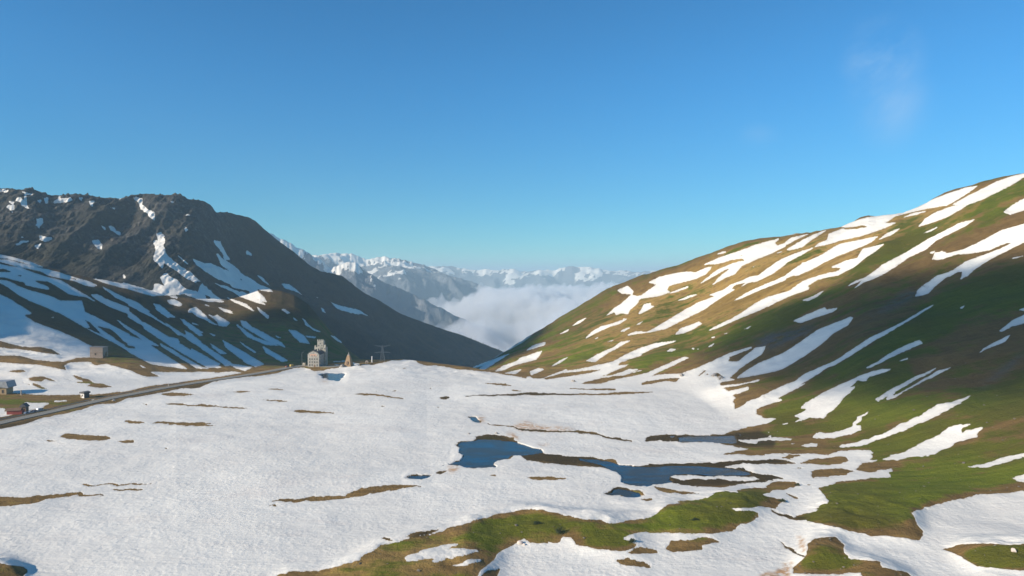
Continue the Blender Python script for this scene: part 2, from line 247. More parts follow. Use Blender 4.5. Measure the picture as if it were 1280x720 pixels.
S(R8, "0,172 170,155 265,128 250,142 60,180 0,186", "0,186 20,190 60,210 190,178 185,198 80,235 100,250 75,290 90,300 85,330 0,345", "0,340 85,332 150,310 180,280 300,230 400,180 500,140 560,95 650,55 780,0 830,-10 700,60 600,125 510,170 570,155 500,195 400,245 300,300 250,320 235,350 245,365 220,368 310,392 385,388 300,425 210,445 50,470 35,495 0,495",
  "525,322 580,280 680,220 780,175 860,140 930,105 1000,80 1080,60 1140,62 1080,85 1000,110 970,140 920,135 870,185 910,178 870,215 830,240 800,280 740,340 680,388 600,385 495,412 540,385 500,375 580,325 530,322", "610,512 640,480 700,490 830,465 890,440 915,380 995,337 950,375 910,435 940,440 940,470 870,495 750,520 660,522",
  "120,535 350,515 490,520 480,530 260,540 230,555 150,550", "525,570 560,560 640,555 635,580 560,582", "310,510 350,502 345,515", "465,555 500,553 490,562", "420,425 445,418 440,430", "320,478 345,478 335,485", "970,52 1090,0 1040,30")
Bq(R8, "285,245 320,240 300,252", "410,655 450,640 530,632 470,655")
S(T1, "60,585 75,562 250,525 350,485 450,430 600,365 690,300 790,285 930,235 850,290 730,355 600,410 420,495 280,545 140,580", "290,265 400,190 550,115 720,42 620,100 500,160 420,210 400,240 355,265 380,232 310,275", "355,262 450,220 600,135 700,75 795,47 700,100 600,145 500,200 400,255",
  "310,660 450,625 600,555 700,500 770,455 810,440 860,425 870,432 935,422 860,460 870,490 900,470 990,448 1000,455 965,480 970,505 850,540 720,605 640,635 560,645 420,670 355,690 420,668 330,665", "885,715 1050,680 1180,640 1290,620 1400,590 1400,600 1290,640 1150,680 1000,720")
S(T7, "1205,150 1280,128 1400,110 1400,170 1280,168 1240,165")
# ponds of open melt water (own meshes)
PONDS = [px(*T3, "0,425 90,400 105,370 65,345 75,320 60,300 85,280 170,270 200,262 300,262 420,275 465,285 620,330 632,350 560,362 480,370 420,372 400,395 320,405 310,430 330,448 130,452 60,430"),
         px(*Z1, "738,575 770,580 781,583 817,583 836,582 862,582 900,584 911,585 934,589 941,592 930,594 900,594 881,595 862,592.5 846,593 834.5,596.6 842,600 836,603.4 816,605.6 808,607 791,605.2 780,603.4 777,602.5 777,596 770,590 758,584"),
         px(*T2, "355,192 440,187 640,186 740,180 745,235 640,231 540,224 370,225"),
         px(*Z1, "754,617 764,615 766,610.5 772,609.6 785,611 800,614.5 805,619.6 790,620 779,619.6 777,617.3 768,618.6"),
         px(*L8, "640,218 700,205 760,202 900,207 890,245 830,285 760,280 660,262"),
         px(*T3, "130,112 180,109 210,140 213,153 180,150 150,125"),
         px(*B2, "655,278 700,264 788,266 768,281 700,283"),
         px(*T4, "900,377 1000,347 1105,319 1068,350 960,376")]
PONDS.append(px(*T3, "860,384 1000,394 1100,412 1160,430 1240,440 1240,462 1160,452 1050,442 960,418 880,400"))
WETDARKP = [px(*L6, "-200,700 0,650 260,615 420,575 560,575 420,605 0,692 -200,740"), px(*L6, "-200,610 0,572 300,525 480,495 700,440 880,388 900,402 700,455 480,515 0,612 -200,660"), px(*L7, "0,365 320,320 560,265 800,235 860,205 850,225 700,275 560,282 320,335 0,385"), px(*T3, "60,250 310,220 470,280 640,345 960,372 1140,425 1280,430 1280,520 1160,500 1060,468 930,442 750,436 620,414 510,408 420,380 300,420 130,455 20,440"), px(*Z1, "770,580 850,577 960,572 998,577 940,583 960,592 985,596 960,604 890,608 800,609 760,624 752,614 774,604 770,592"),  # wet shores and streams, plus plain darker strips along the road banks
        px(*T2, "100,185 320,172 560,180 900,150 1020,200 1000,262 800,262 640,236 360,230 120,226"), px(*T8, "360,290 700,280 960,264 1285,276 1285,292 1000,290 700,296 400,320"), px(*T3, "220,155 470,186 850,204 1050,236 1250,270 1200,278 1000,244 850,218 480,208"),
        px(*T6, "955,255 1130,320 1250,330 1180,350 1040,330 980,290"), px(*T6, "1005,470 1060,515 1205,580 1195,600 1050,540"), px(*T4, "720,385 900,375 1120,312 1070,355 960,385 760,408"), px(*B2, "640,285 700,260 860,244 830,264 760,290 660,290")]
# meadows that have turned green (soft map)
GREEN = [px(*T7, "130,345 260,190 620,100 900,0 1400,-60 1400,180 1050,210 760,290 640,400 480,430"), px(*Z1, "580,658 671,637 760,655 850,632 900,615 950,613 970,628 930,640 900,655 800,662 720,660 640,665 600,664"),
         px(*T5, "870,360 1000,345 1150,380 1220,430 1180,465 1020,455 880,420"), px(*T7, "930,500 1290,490 1400,490 1400,600 1130,595"), px(*T7, "200,550 420,560 560,590 300,620 150,610"),
         px(*R3, "0,480 200,400 500,330 900,150 1280,0 1280,120 900,260 400,420 100,560"), px(*R3, "160,200 420,90 500,60 400,160 200,230"), px(*R1, "620,300 1100,60 1180,0 1100,30 980,130 640,350"), px(*R1, "740,540 900,470 1180,380 1100,440 900,540 760,590"),
         px(*R7, "0,660 300,420 900,80 1400,-60 1400,230 900,240 600,520 200,760"), px(*T1, "0,420 300,280 1000,200 1400,0 1400,300 1000,420 700,640 300,640 0,560"), px(*R8, "240,340 480,180 860,20 1280,-100 1280,200 900,330 700,420 380,480 300,380"), px(*R8, "190,260 300,180 480,90 420,150 250,230"),
         px(*R5, "0,700 500,400 1000,160 1280,60 1280,200 900,330 400,620 100,720"), px(*R4, "100,700 500,560 560,530 420,600 250,690"), px(*Z1, "0,505 40,500 90,498 40,506 0,512"), px(*L2, "600,575 900,530 1280,570 1100,560 800,545")]
DARKROCK = [px(*R6, "560,400 760,300 900,190 990,160 1000,200 900,260 740,340 600,390"), px(*R3, "860,330 1100,280 1280,240 1200,330 900,430"), px(*T1, "950,210 1050,120 1200,10 1280,-60 1240,20 1100,120 1000,190")]
TAN = [px(*Z1, "700,440 780,375 900,316 1040,283 1280,222 1280,246 1100,325 950,390 880,430 780,455 690,462"), px(*R4, "900,480 1000,400 1280,300 1280,380 1000,470 760,640 600,720 760,560"), px(*R5, "500,400 900,280 1280,100 1280,150 900,320 600,430"), px(*R3, "480,250 760,120 1100,10 900,90 700,210 560,280 300,340 420,290"), px(*R1, "560,600 900,400 1280,260 1280,320 960,450 700,580"), px(*T4, "0,720 400,580 700,440 1280,400 1280,560 700,700"), px(*R2, "1200,720 1280,620 1400,600 1300,720")]
STAIN = [px(*T3, "430,178 500,140 560,150 600,172 760,180 860,200 760,206 480,203"), px(*T3, "190,108 250,115 240,150 215,150"), px(*T6, "900,720 940,690 1000,700 1060,640 1110,610 1130,640 1100,720"), px(*T6, "1150,450 1200,470 1210,560 1180,560"), px(*T3, "590,292 680,292 670,303 600,303"), px(*T3, "0,440 90,445 40,480 0,485"), px(*T3, "380,215 430,215 480,262 450,268"), px(*L8, "640,280 720,285 720,305 650,300")]
gs = np.zeros((MH, MW), np.float32)
for val, P in OPS: fill(gs, P, val)
gw = np.zeros((MH, MW), np.float32)
for P in PONDS:
    if P is not PONDS[7]: fill(gw, P, 1)
gg = np.zeros((MH, MW), np.float32)
for P in GREEN: fill(gg, P, 1)
gr_ = np.zeros((MH, MW), np.float32)
for P in DARKROCK: fill(gr_, P, 1)
gt = np.zeros((MH, MW), np.float32)
for P in TAN: fill(gt, P, 1)
gst = np.zeros((MH, MW), np.float32)
for P in STAIN: fill(gst, P, 1)
SNOW = gblur(gs, 0.85); SNOWW = gblur(gs, 16); WATER = gblur(gw, 1.3); WATERW = gblur(gw, 12)
GREENM = gblur(gg, 16); ROCKM = gblur(gr_, 8); TANM = gblur(gt, 16); STAINM = gblur(gst, 4)
gwt = np.zeros((MH, MW), np.float32)
for P in WETDARKP: fill(gwt, P, 1)
WETDARKM = gblur(gwt, 3); SNOWH = gblur(gs, 7); SNOWF = gblur(gs, 3.2); SNOWX = gblur(gs, 30)
# ------------------------------------------------------------------ materials
def new_mat(name):
    m = bpy.data.materials.new(name); m.use_nodes = True
    nt = m.node_tree; nt.nodes.clear()
    out = nt.nodes.new('ShaderNodeOutputMaterial')
    bs = nt.nodes.new('ShaderNodeBsdfPrincipled')
    nt.links.new(bs.outputs[0], out.inputs[0])
    return m, nt, bs
class NG:
    """small helper for wiring nodes"""
    def __init__(s, nt): s.nt = nt
    def n(s, typ, **kw):
        nd = s.nt.nodes.new(typ)
        for k, v in kw.items(): setattr(nd, k, v)
        return nd
    def put(s, sock, v):
        if hasattr(v, 'is_output') or isinstance(v, bpy.types.NodeSocket): s.nt.links.new(v, sock)
        else: sock.default_value = v
    def math(s, op, a, b=0.0, clamp=False):
        nd = s.n('ShaderNodeMath', operation=op, use_clamp=clamp); s.put(nd.inputs[0], a); s.put(nd.inputs[1], b); return nd.outputs[0]
    def mix(s, f, a, b):
        nd = s.n('ShaderNodeMix', data_type='RGBA'); s.put(nd.inputs[0], f)
        s.put(nd.inputs[6], a if not isinstance(a, tuple) else (*a, 1)); s.put(nd.inputs[7], b if not isinstance(b, tuple) else (*b, 1)); return nd.outputs[2]
    def ramp(s, x, a, b):
        nd = s.n('ShaderNodeMapRange', interpolation_type='SMOOTHSTEP'); s.put(nd.inputs[0], x); s.put(nd.inputs[1], a); s.put(nd.inputs[2], b); return nd.outputs[0]
    def noise(s, vec, scale, detail=4.0, rough=0.55, dist=0.0):
        nd = s.n('ShaderNodeTexNoise'); s.put(nd.inputs['Vector'], vec); s.put(nd.inputs['Scale'], scale)
        nd.inputs['Detail'].default_value = detail; nd.inputs['Roughness'].default_value = rough; nd.inputs['Distortion'].default_value = dist
        return nd.outputs[0]
    def attr(s, name):
        return s.n('ShaderNodeAttribute', attribute_name=name).outputs['Fac']
    def mapping(s, vec, scale, rot=(0, 0, 0)):
        nd = s.n('ShaderNodeMapping'); s.put(nd.inputs[0], vec); nd.inputs['Scale'].default_value = scale; nd.inputs['Rotation'].default_value = rot; return nd.outputs[0]
    def bump(s, h, strength, dist, normal=None):
        nd = s.n('ShaderNodeBump'); s.put(nd.inputs['Height'], h); nd.inputs['Strength'].default_value = strength; nd.inputs['Distance'].default_value = dist
        if normal is not None: s.put(nd.inputs['Normal'], normal)
        return nd.outputs[0]

def ground_material(name, rocky, pale=False):
    m, nt, bs = new_mat(name); g = NG(nt)
    pos = g.n('ShaderNodeNewGeometry').outputs['Position']
    fine = g.noise(pos, 0.9, 5, 0.62); mid = g.noise(pos, 0.09, 5, 0.6); big = g.noise(pos, 0.012, 4, 0.55)
    streak = g.noise(g.mapping(pos, (0.006, 0.05, 0.012)), 1.0, 5, 0.6, 0.4)
    streak2 = g.noise(g.mapping(pos, (0.03, 0.25, 0.06)), 1.0, 4, 0.6, 0.3)
    if not rocky:
        gm = g.attr('meadow'); tan = g.attr('straw'); rk = g.attr('rock'); st = g.attr('stain'); inner = g.attr('inner'); wet_dark = g.attr('wet_dark')
        # new grass grows away from the melting edges, old straw coloured grass beside them
        k = g.math('ADD', g.math('MULTIPLY', gm, 0.56), g.math('MULTIPLY', g.math('SUBTRACT', streak, 0.5), 2.4))
        k = g.math('ADD', k, g.math('MULTIPLY', g.math('SUBTRACT', mid, 0.5), 1.3))
        k = g.math('ADD', k, g.math('MULTIPLY', g.math('SUBTRACT', inner, 0.62), 0.75))
        k = g.ramp(k, 0.12, 0.56)
        green = g.mix(g.ramp(streak2, 0.3, 0.7), (0.105, 0.132, 0.010), (0.165, 0.182, 0.016))
        green = g.mix(g.ramp(big, 0.4, 0.65), green, (0.115, 0.105, 0.014))
        brown = g.mix(g.ramp(mid, 0.3, 0.7), (0.150, 0.092, 0.032), (0.270, 0.168, 0.060))
        brown = g.mix(g.ramp(streak2, 0.45, 0.7), brown, (0.160, 0.088, 0.034))
        straw = g.mix(g.ramp(streak, 0.35, 0.6), (0.240, 0.155, 0.045), (0.390, 0.250, 0.082))
        soil = g.mix(g.math('ADD', g.math('MULTIPLY', tan, g.ramp(mid, 0.2, 0.6)), g.math('MULTIPLY', g.ramp(streak2, 0.45, 0.62), 0.45), True), brown, straw)
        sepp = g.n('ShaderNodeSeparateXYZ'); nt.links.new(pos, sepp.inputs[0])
        slope_dark = g.math('MULTIPLY', g.ramp(g.math('ADD', sepp.outputs[2], g.math('MULTIPLY', big, 24.0)), 10.0, 42.0), g.math('ADD', 0.44, g.math('MULTIPLY', g.ramp(g.math('MULTIPLY', sepp.outputs[0], -1.0), 60.0, 260.0), 0.46)))   # ground colour darkens with height, more so towards the left
        green = g.mix(slope_dark, green, g.mix(mid, (0.030, 0.042, 0.009), (0.055, 0.062, 0.014)))
        soil = g.mix(g.math('MULTIPLY', slope_dark, g.math('SUBTRACT', 1.0, g.math('MULTIPLY', tan, 0.9, True))), soil, g.mix(streak2, (0.045, 0.030, 0.014), (0.115, 0.075, 0.032)))
        k = g.math('MULTIPLY', k, g.math('SUBTRACT', 1.0, g.math('MULTIPLY', g.math('MULTIPLY', slope_dark, g.ramp(g.math('MULTIPLY', sepp.outputs[0], -1.0), 60.0, 260.0)), 0.8)))   # green gives way to brown higher up on the left
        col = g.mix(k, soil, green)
        col = g.mix(g.math('MULTIPLY', rk, g.ramp(mid, 0.35, 0.6)), col, g.mix(fine, (0.05, 0.048, 0.044), (0.16, 0.15, 0.14)))
        col = g.mix(g.math('MULTIPLY', g.ramp(g.noise(pos, 1.6, 6, 0.75), 0.52, 0.72), 0.4), col, (0.060, 0.050, 0.020))
        col = g.mix(g.math('MULTIPLY', wet_dark, 0.85), col, (0.040, 0.031, 0.014))
    else:
        st = 0.0
        a = g.mix(g.ramp(streak, 0.3, 0.7), (0.027, 0.026, 0.024), (0.075, 0.068, 0.058))
        a = g.mix(g.ramp(mid, 0.45, 0.72), a, (0.150, 0.138, 0.120))
        a = g.mix(g.math('MULTIPLY', g.ramp(fine, 0.5, 0.8), 0.4), a, (0.03, 0.03, 0.028))
        a = g.mix(g.math('MULTIPLY', g.ramp(g.noise(pos, 0.006, 4, 0.6), 0.42, 0.62), 0.75), a, g.mix(mid, (0.036, 0.035, 0.026), (0.064, 0.058, 0.042)))
        if pale: a = g.mix(0.7, a, (0.23, 0.25, 0.28))  # bluish haze of distance mixed into the far rock colour
        turf = g.mix(g.ramp(big, 0.4, 0.62), (0.024, 0.026, 0.012), (0.044, 0.038, 0.017))
        col = g.mix(g.attr('meadow'), a, turf)
    # snow: old, slightly dirty, pitted by the sun
    sn = g.attr('snow')
    edge = g.math('ADD', sn, g.math('MULTIPLY', g.math('SUBTRACT', g.noise(pos, 0.6 if not rocky else 0.05, 5, 0.7), 0.5), 0.75))
    if not rocky:      # crumbling, slushy fringe where the snow thins out
        soft = g.attr('soft'); band = g.math('MULTIPLY', g.math('MULTIPLY', soft, g.math('SUBTRACT', 1.0, soft)), 4.0)
        edge = g.math('ADD', edge, g.math('MULTIPLY', g.math('MULTIPLY', g.math('SUBTRACT', g.noise(pos, 0.42, 7, 0.75), 0.5), 1.9), band))
    s = g.ramp(edge, 0.40, 0.52)
    snow = g.mix(g.ramp(big, 0.35, 0.65), (0.735, 0.705, 0.635), (0.83, 0.795, 0.71))
    dirt = g.noise(g.mapping(pos, (0.03, 0.11, 0.05)), 1.0, 6, 0.68, 0.5)
    snow = g.mix(g.math('MULTIPLY', g.ramp(dirt, 0.52, 0.74), 0.35), snow, (0.60, 0.545, 0.50))
    snow = g.mix(g.math('MULTIPLY', g.ramp(g.noise(g.mapping(pos, (0.012, 0.03, 0.02)), 1.0, 6, 0.7, 1.0), 0.52, 0.70), 0.30), snow, (0.66, 0.59, 0.53))
    snow = g.mix(g.math('MULTIPLY', g.ramp(g.noise(pos, 1.1, 7, 0.75), 0.54, 0.76), 0.34), snow, (0.42, 0.40, 0.38))
    if not rocky:
        snow = g.mix(g.math('MULTIPLY', st, g.ramp(g.noise(pos, 0.25, 5, 0.7), 0.38, 0.6)), snow, (0.50, 0.29, 0.14))
    if not rocky:
        snow = g.mix(g.math('MULTIPLY', g.math('MULTIPLY', g.math('SUBTRACT', 1.0, g.ramp(soft, 0.5, 0.93)), g.ramp(g.noise(pos, 0.5, 5, 0.7), 0.36, 0.62)), 0.55), snow, (0.52, 0.46, 0.38))
    c = g.mix(s, col, snow)
    g.put(bs.inputs['Base Color'], c)
    g.put(bs.inputs['Roughness'], g.math('SUBTRACT', 0.95, g.math('MULTIPLY', s, 0.25)))
    bs.inputs['Specular IOR Level'].default_value = 0.15
    # relief: sun cups in the snow, tussocks in the grass
    cup = g.n('ShaderNodeTexVoronoi', feature='SMOOTH_F1'); g.put(cup.inputs['Vector'], g.mapping(pos, (1, 1, 0.3))); cup.inputs['Scale'].default_value = 0.55; cup.inputs['Smoothness'].default_value = 0.6
    cup2 = g.noise(pos, 1.3, 6, 0.7)
    hs = g.math('ADD', g.math('MULTIPLY', cup.outputs['Distance'], g.math('MULTIPLY', g.ramp(mid, 0.30, 0.62), 0.38)), g.math('MULTIPLY', cup2, 0.34))
    hs = g.math('ADD', hs, g.math('MULTIPLY', g.noise(g.mapping(pos, (0.05, 0.20, 0.1)), 1.0, 6, 0.68, 0.8), 0.75))
    hg = g.math('ADD', g.math('MULTIPLY', g.noise(pos, 0.7, 7, 0.72), 2.4 if not rocky else 2.0), g.math('MULTIPLY', streak2, 2.6))
    hg = g.math('ADD', hg, g.math('MULTIPLY', g.noise(pos, 0.16, 6, 0.65), 2.6))
    if rocky: hg = g.math('ADD', hg, g.math('MULTIPLY', g.noise(g.mapping(pos, (0.05, 0.02, 0.02)), 1.0, 7, 0.7), 26.0))
    h = g.math('ADD', g.math('MULTIPLY', hs, s), g.math('MULTIPLY', hg, g.math('SUBTRACT', 1.0, s)))
    g.put(bs.inputs['Normal'], g.bump(h, 0.55 if not rocky else 0.8, 1.0))
    return m
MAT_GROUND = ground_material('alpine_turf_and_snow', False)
MAT_ROCK = ground_material('mountain_rock_and_snow', True)
MAT_FAR = ground_material('haze_tinted_rock_and_snow', True, True)

def link_grid(name, X, Y, Z, mat, attrs, kind='structure', smooth=True):
    nr, nc = X.shape
    co = np.stack([X, Y, Z], -1).reshape(-1, 3).astype(np.float32)
    idx = np.arange(nr * nc).reshape(nr, nc)
    q = np.stack([idx[:-1, :-1], idx[:-1, 1:], idx[1:, 1:], idx[1:, :-1]], -1).reshape(-1, 4)
    me = bpy.data.meshes.new(name)
    me.vertices.add(len(co)); me.vertices.foreach_set('co', co.ravel())
    me.loops.add(q.size); me.loops.foreach_set('vertex_index', q.ravel().astype(np.int32))
    me.polygons.add(len(q)); me.polygons.foreach_set('loop_start', np.arange(0, q.size, 4, dtype=np.int32))
    if smooth: me.polygons.foreach_set('use_smooth', np.ones(len(q), bool))
    me.update(calc_edges=True)
    for k, a in attrs.items():
        at = me.attributes.new(k, 'FLOAT', 'POINT'); at.data.foreach_set('value', np.asarray(a, np.float32).ravel())
    me.materials.append(mat)
    o = bpy.data.objects.new(name, me); COL.objects.link(o)
    if kind: o['kind'] = kind
    return o

def zv(v, Y): return CAMZ - (v - 342.0) * Y / F      # height seen at photo row v from distance Y

# ------------------------------------------------------------------ terrain: plain, left spur, right slope
# nodes: near, plain, foot/road, bench, slope, crest, behind, far behind
def col_(u, *nodes): return (u, nodes)
C0 = [
 col_(-900, (40, 0), (130, 2), (220, 8), (400, 60), (600, 220), (800, 340), (960, 300), (1200, 200)),  # first columns lie left of the view, raised to throw shade on the spur
 col_(-600, (40, 0), (160, 1), (260, 6), (460, 50), (720, 250), (950, 370), (1100, 320), (1300, 200)),
 col_(-350, (45, 0), (200, 0), (320, 3), (560, 35), (850, 200), (1120, 340), (1350, 260), (1600, 60)),
 col_(-140, (50, 0), (200, 0), (380, 0.5), (620, 12), (850, 50), (1080, 190), (1300, 150), (1500, 0)),
 col_(0,   (55, 0), (200, 0), (455, 1), (690, 9), (900, 55), (1100, zv(318, 1100)), (1300, 60), (1500, -60)),
 col_(60,  (55, 0), (200, 0), (490, 1), (715, 11), (950, 46), (1140, zv(335, 1140)), (1320, 50), (1500, -70)),
 col_(125, (55, 0), (200, 0), (530, 1), (740, 9), (1000, 34), (1180, zv(349, 1180)), (1330, 40), (1500, -80)),
 col_(200, (55, 0), (200, 0), (590, 1), (730, 2), (1050, 12), (1250, zv(367, 1250)), (1400, 10), (1550, -100)),
 col_(260, (55, 0), (200, 0), (640, 0.5), (740, -1), (1080, -3), (1300, zv(375, 1300)), (1450, 0), (1600, -120)),
 col_(340, (55, 0), (200, 0), (700, 0.5), (760, -2), (1100, -14), (1350, zv(365, 1350)), (1500, 10), (1650, -140)),
 col_(400, (55, 0), (200, 0), (745, 0.0), (800, -6), (1100, -31), (1350, zv(413, 1350)), (1500, -60), (1650, -190)),
 col_(440, (55, 0), (200, 0), (765, 1.5), (830, -7), (1100, -40), (1350, zv(441, 1350)), (1500, -110), (1650, -230)),
 col_(500, (55, 0), (200, 0), (785, 2.0), (860, -12), (1100, -75), (1350, -120), (1500, -180), (1650, -260)),
 col_(560, (55, 0), (200, 0), (760, -1.5), (840, -13), (1000, -60), (1200, -130), (1400, -210), (1600, -300)),
 col_(600, (55, 0), (200, 0), (715, 0.0), (800, -12.5), (880, -21.5), (950, zv(459, 950)), (1150, -90), (1500, -260)),
 col_(640, (55, 0), (200, 0), (680, 0), (750, -4), (850, -7), (980, zv(437, 980)), (1180, -50), (1500, -200)),
 col_(700, (55, 0), (200, 0), (640, 0), (720, 1), (860, 9.5), (1010, zv(397.5, 1010)), (1210, -10), (1500, -150)),
 col_(730, (55, 0), (200, 0), (620, 0), (710, 4), (860, 20), (1020, zv(378, 1020)), (1220, 10), (1500, -120)),
 col_(760, (55, 0), (200, 0), (605, 0), (700, 8.5), (860, 32), (1030, zv(361, 1030)), (1230, 30), (1500, -100)),
 col_(800, (55, 0), (200, 0), (600, 0), (690, 12), (850, 44), (1020, zv(346, 1020)), (1220, 50), (1500, -80)),
 col_(850, (55, 0), (200, 0), (590, 0), (680, 15), (840, 55), (1000, zv(332, 1000)), (1200, 70), (1500, -60)),
 col_(920, (55, 0), (200, 0), (455, 0), (580, 14), (780, 66), (960, zv(306.5, 960)), (1160, 100), (1450, -20)),
 col_(1000, (55, 0), (200, 0), (400, 0), (540, 20), (720, 77), (920, zv(291.5, 920)), (1120, 120), (1400, 0)),
 col_(1100, (50, 0), (200, 0.5), (360, 1), (500, 32), (680, 94), (880, zv(269, 880)), (1080, 140), (1350, 20)),
 col_(1200, (50, 0), (200, 0.5), (300, 1), (430, 24), (620, 94), (840, zv(235, 840)), (1040, 180), (1300, 40)),
 col_(1280, (50, 0), (195, 1), (270, 2), (390, 22), (590, 94.5), (800, zv(218, 800)), (1000, 200), (1300, 60)),
 col_(1420, (50, 0), (180, 2), (230, 4), (350, 26), (520, 95), (760, 240), (960, 230), (1250, 80)),
 col_(2100, (40, 2), (120, 6), (170, 12), (240, 45), (380, 120), (560, 280), (760, 270), (1000, 100)),
]
SEG = [30, 410, 120, 150, 160, 24, 16]
def polar(cols, seg, us, soft=0):
    cu = np.array([c[0] for c in cols], float)
    Yn = np.array([[n[0] for n in c[1]] for c in cols], float); Zn = np.array([[n[1] for n in c[1]] for c in cols], float)
    Yc = pchip(cu, Yn, us).T; Zc = pchip(cu, Zn, us).T       # (nodes, columns)
    s = np.concatenate([i + np.arange(k) / k for i, k in enumerate(seg)] + [[float(len(seg))]])
    xs = np.arange(Yc.shape[0], dtype=float)
    if soft:
        w = np.exp(-0.5 * (np.arange(-3 * soft, 3 * soft + 1) / soft) ** 2); w /= w.sum()
        inner = (us > -60) & (us < 1340); i0, i1 = np.where(inner)[0][[0, -1]]
        for A in (Yc, Zc):
            for r_ in range(A.shape[0]):
                seg_ = A[r_, i0:i1 + 1]; lo = 2 * seg_[0] - seg_[1:3 * soft + 1][::-1]; hi = 2 * seg_[-1] - seg_[-3 * soft - 1:-1][::-1]
                A[r_, i0:i1 + 1] = np.convolve(np.concatenate([lo, seg_, hi]), w, mode='valid')
    # Z as a monotone curve over Y inside every column
    Yg = np.empty((len(s), len(us))); Zg = np.empty_like(Yg)
    i = np.clip(s.astype(int), 0, len(xs) - 2); t = (s - i)[:, None]
    Yg[:] = Yc[i] * (1 - t) + Yc[i + 1] * t
    h = np.diff(Yc, axis=0); d = np.diff(Zc, axis=0) / h
    m = np.zeros_like(Zc); w1 = 2 * h[1:] + h[:-1]; w2 = h[1:] + 2 * h[:-1]
    with np.errstate(divide='ignore', invalid='ignore'):
        mm = (w1 + w2) / (w1 / d[:-1] + w2 / d[1:])
    m[1:-1] = np.where(d[1:] * d[:-1] > 0, np.nan_to_num(mm), 0); m[0] = d[0]; m[-1] = d[-1]
    Zg[:] = ((2*t**3 - 3*t**2 + 1) * Zc[i] + (t**3 - 2*t**2 + t) * h[i] * m[i] + (-2*t**3 + 3*t**2) * Zc[i+1] + (t**3 - t**2) * h[i] * m[i+1])
    U = np.broadcast_to(us, Yg.shape)
    Xg = (U - 640) / F * (Yg * cp - (Zg - CAMZ) * sp_)
    return Xg, Yg, Zg, np.broadcast_to(s[:, None], Yg.shape), U
us = np.concatenate([np.arange(-900, -40, 12.0), np.arange(-40, 1321, 0.8), np.arange(1332, 2100, 12.0)])
X, Y, Z, Sg, U = polar(C0, SEG, us, 22)
Z = Z.copy()
# slope relief: shallow gullies down the fall line, soft swells, smaller hummocks
wsl = sstep(2.05, 3.2, Sg) * (1 - 0.35 * sstep(4.6, 5.0, Sg) * (1 - sstep(5.0, 5.4, Sg)))
wpl = sstep(0.6, 1.3, Sg) * (1 - sstep(1.9, 2.6, Sg))
Z += wsl * (5.0 * fbm(X / 190, Y / 46, 3, 3) + 3.6 * fbm(X / 75, Y / 75, 4, 9) + 0.8 * fbm(X / 12, Y / 12, 3, 21))
right = sstep(900, 1100, U)
Z += right * sstep(0.8, 1.4, Sg) * (1 - sstep(2.6, 3.4, Sg)) * 1.6 * fbm(X / 40, Y / 40, 3, 31)
u1, v1 = project(X, Y, Z)
Ww = sample(WATERW, u1, v1)
vis0 = (Sg < 5.02)
bare_w = (1 - sample(SNOWX, u1, v1))
Z += wsl * vis0 * (-3.6 * (sample(SNOWH, u1, v1) - 0.35) * (1 - sstep(4.5, 5.0, Sg)))
near = sstep(560, 250, Y) * wpl
Z += near * sstep(0.05, 0.8, bare_w) * sstep(600, 640, v1) * (4.6 + 3.0 * fbm(X / 20, Y / 20, 4, 17))
Z += wpl * (1 - sstep(0.02, 0.2, Ww)) * (0.9 * fbm(X / 60, Y / 60, 3, 5) + 0.28 * fbm(X / 11, Y / 11, 4, 8))
# bring the crests of the slope and of the spur to their surveyed outline
silr = np.array([(592, 460.5), (600, 457.5), (614, 451), (625, 445), (640, 436), (660, 424), (680, 411), (700, 397.5), (715, 388), (730, 378), (745, 370), (758, 362), (770, 357), (785, 352), (798, 346.5), (812, 343), (830, 336), (848, 331), (862, 325.5), (880, 319.5), (895, 314), (910, 308), (930, 302), (950, 298), (965, 296.5), (975, 296.5), (1000, 292), (1012, 291), (1030, 287), (1050, 284), (1065, 278), (1075, 272), (1085, 269.5), (1095, 270), (1110, 268.5), (1130, 266), (1145, 260), (1158, 254), (1170, 246), (1180, 241), (1195, 236), (1215, 232), (1230, 227), (1245, 223), (1262, 220), (1280, 217), (1320, 209), (1420, 190)], float)
sill = np.array([(-40, 308), (0, 318), (18, 321), (38, 327), (55, 334), (75, 338), (85, 343), (100, 345), (117, 348.5), (135, 351), (150, 355), (160, 357), (190, 365), (205, 369), (230, 372), (260, 375), (285, 375), (310, 368), (325, 362.5), (338, 362), (352, 364), (368, 369), (385, 380), (400, 398), (420, 422), (440, 441)], float)
_, v1 = project(X, Y, Z)
i5 = int(np.argmin(np.abs(Sg[:, 0] - 5.0)))
tr = np.interp(us, silr[:, 0], silr[:, 1]) + 0.35 * vnoise(us / 6.0, us * 0, 4); tl = np.interp(us, sill[:, 0], sill[:, 1]) 
wr = sstep(590, 600, us) * (1 - sstep(1330, 1400, us)); wl = sstep(-60, -20, us) * (1 - sstep(425, 450, us))
tgt = np.where(us > 500, tr, tl); wt = np.where(us > 500, wr, wl)
def smooth1(a, n):
    k_ = np.hanning(2 * n + 1); return np.convolve(np.pad(a, n, mode='edge'), k_ / k_.sum(), mode='valid')
d5 = -(tgt - v1[i5]) * wt; d5s = smooth1(d5, 56)
Z += (d5s[None, :] * np.where(Sg <= 5, sstep(3.3, 4.95, Sg), 1.0) + (d5 - d5s)[None, :] * np.where(Sg <= 5, sstep(4.3, 5.0, Sg), 1.0)) * Y / F
_, v1 = project(X, Y, Z)
over = np.maximum(0, (tgt[None, :] + 0.3) - v1) * (Sg < 4.98) * wt[None, :] * (Sg > 2.2)
Z -= over * Y / F
# rim beyond the plain: low moraine heaps
rim = sstep(1.75, 1.97, Sg) * (1 - sstep(2.05, 2.5, Sg)) * sstep(400, 430, U) * (1 - sstep(590, 640, U))
Z += rim * 1.4 * fbm(X / 18, Y / 25, 3, 41)

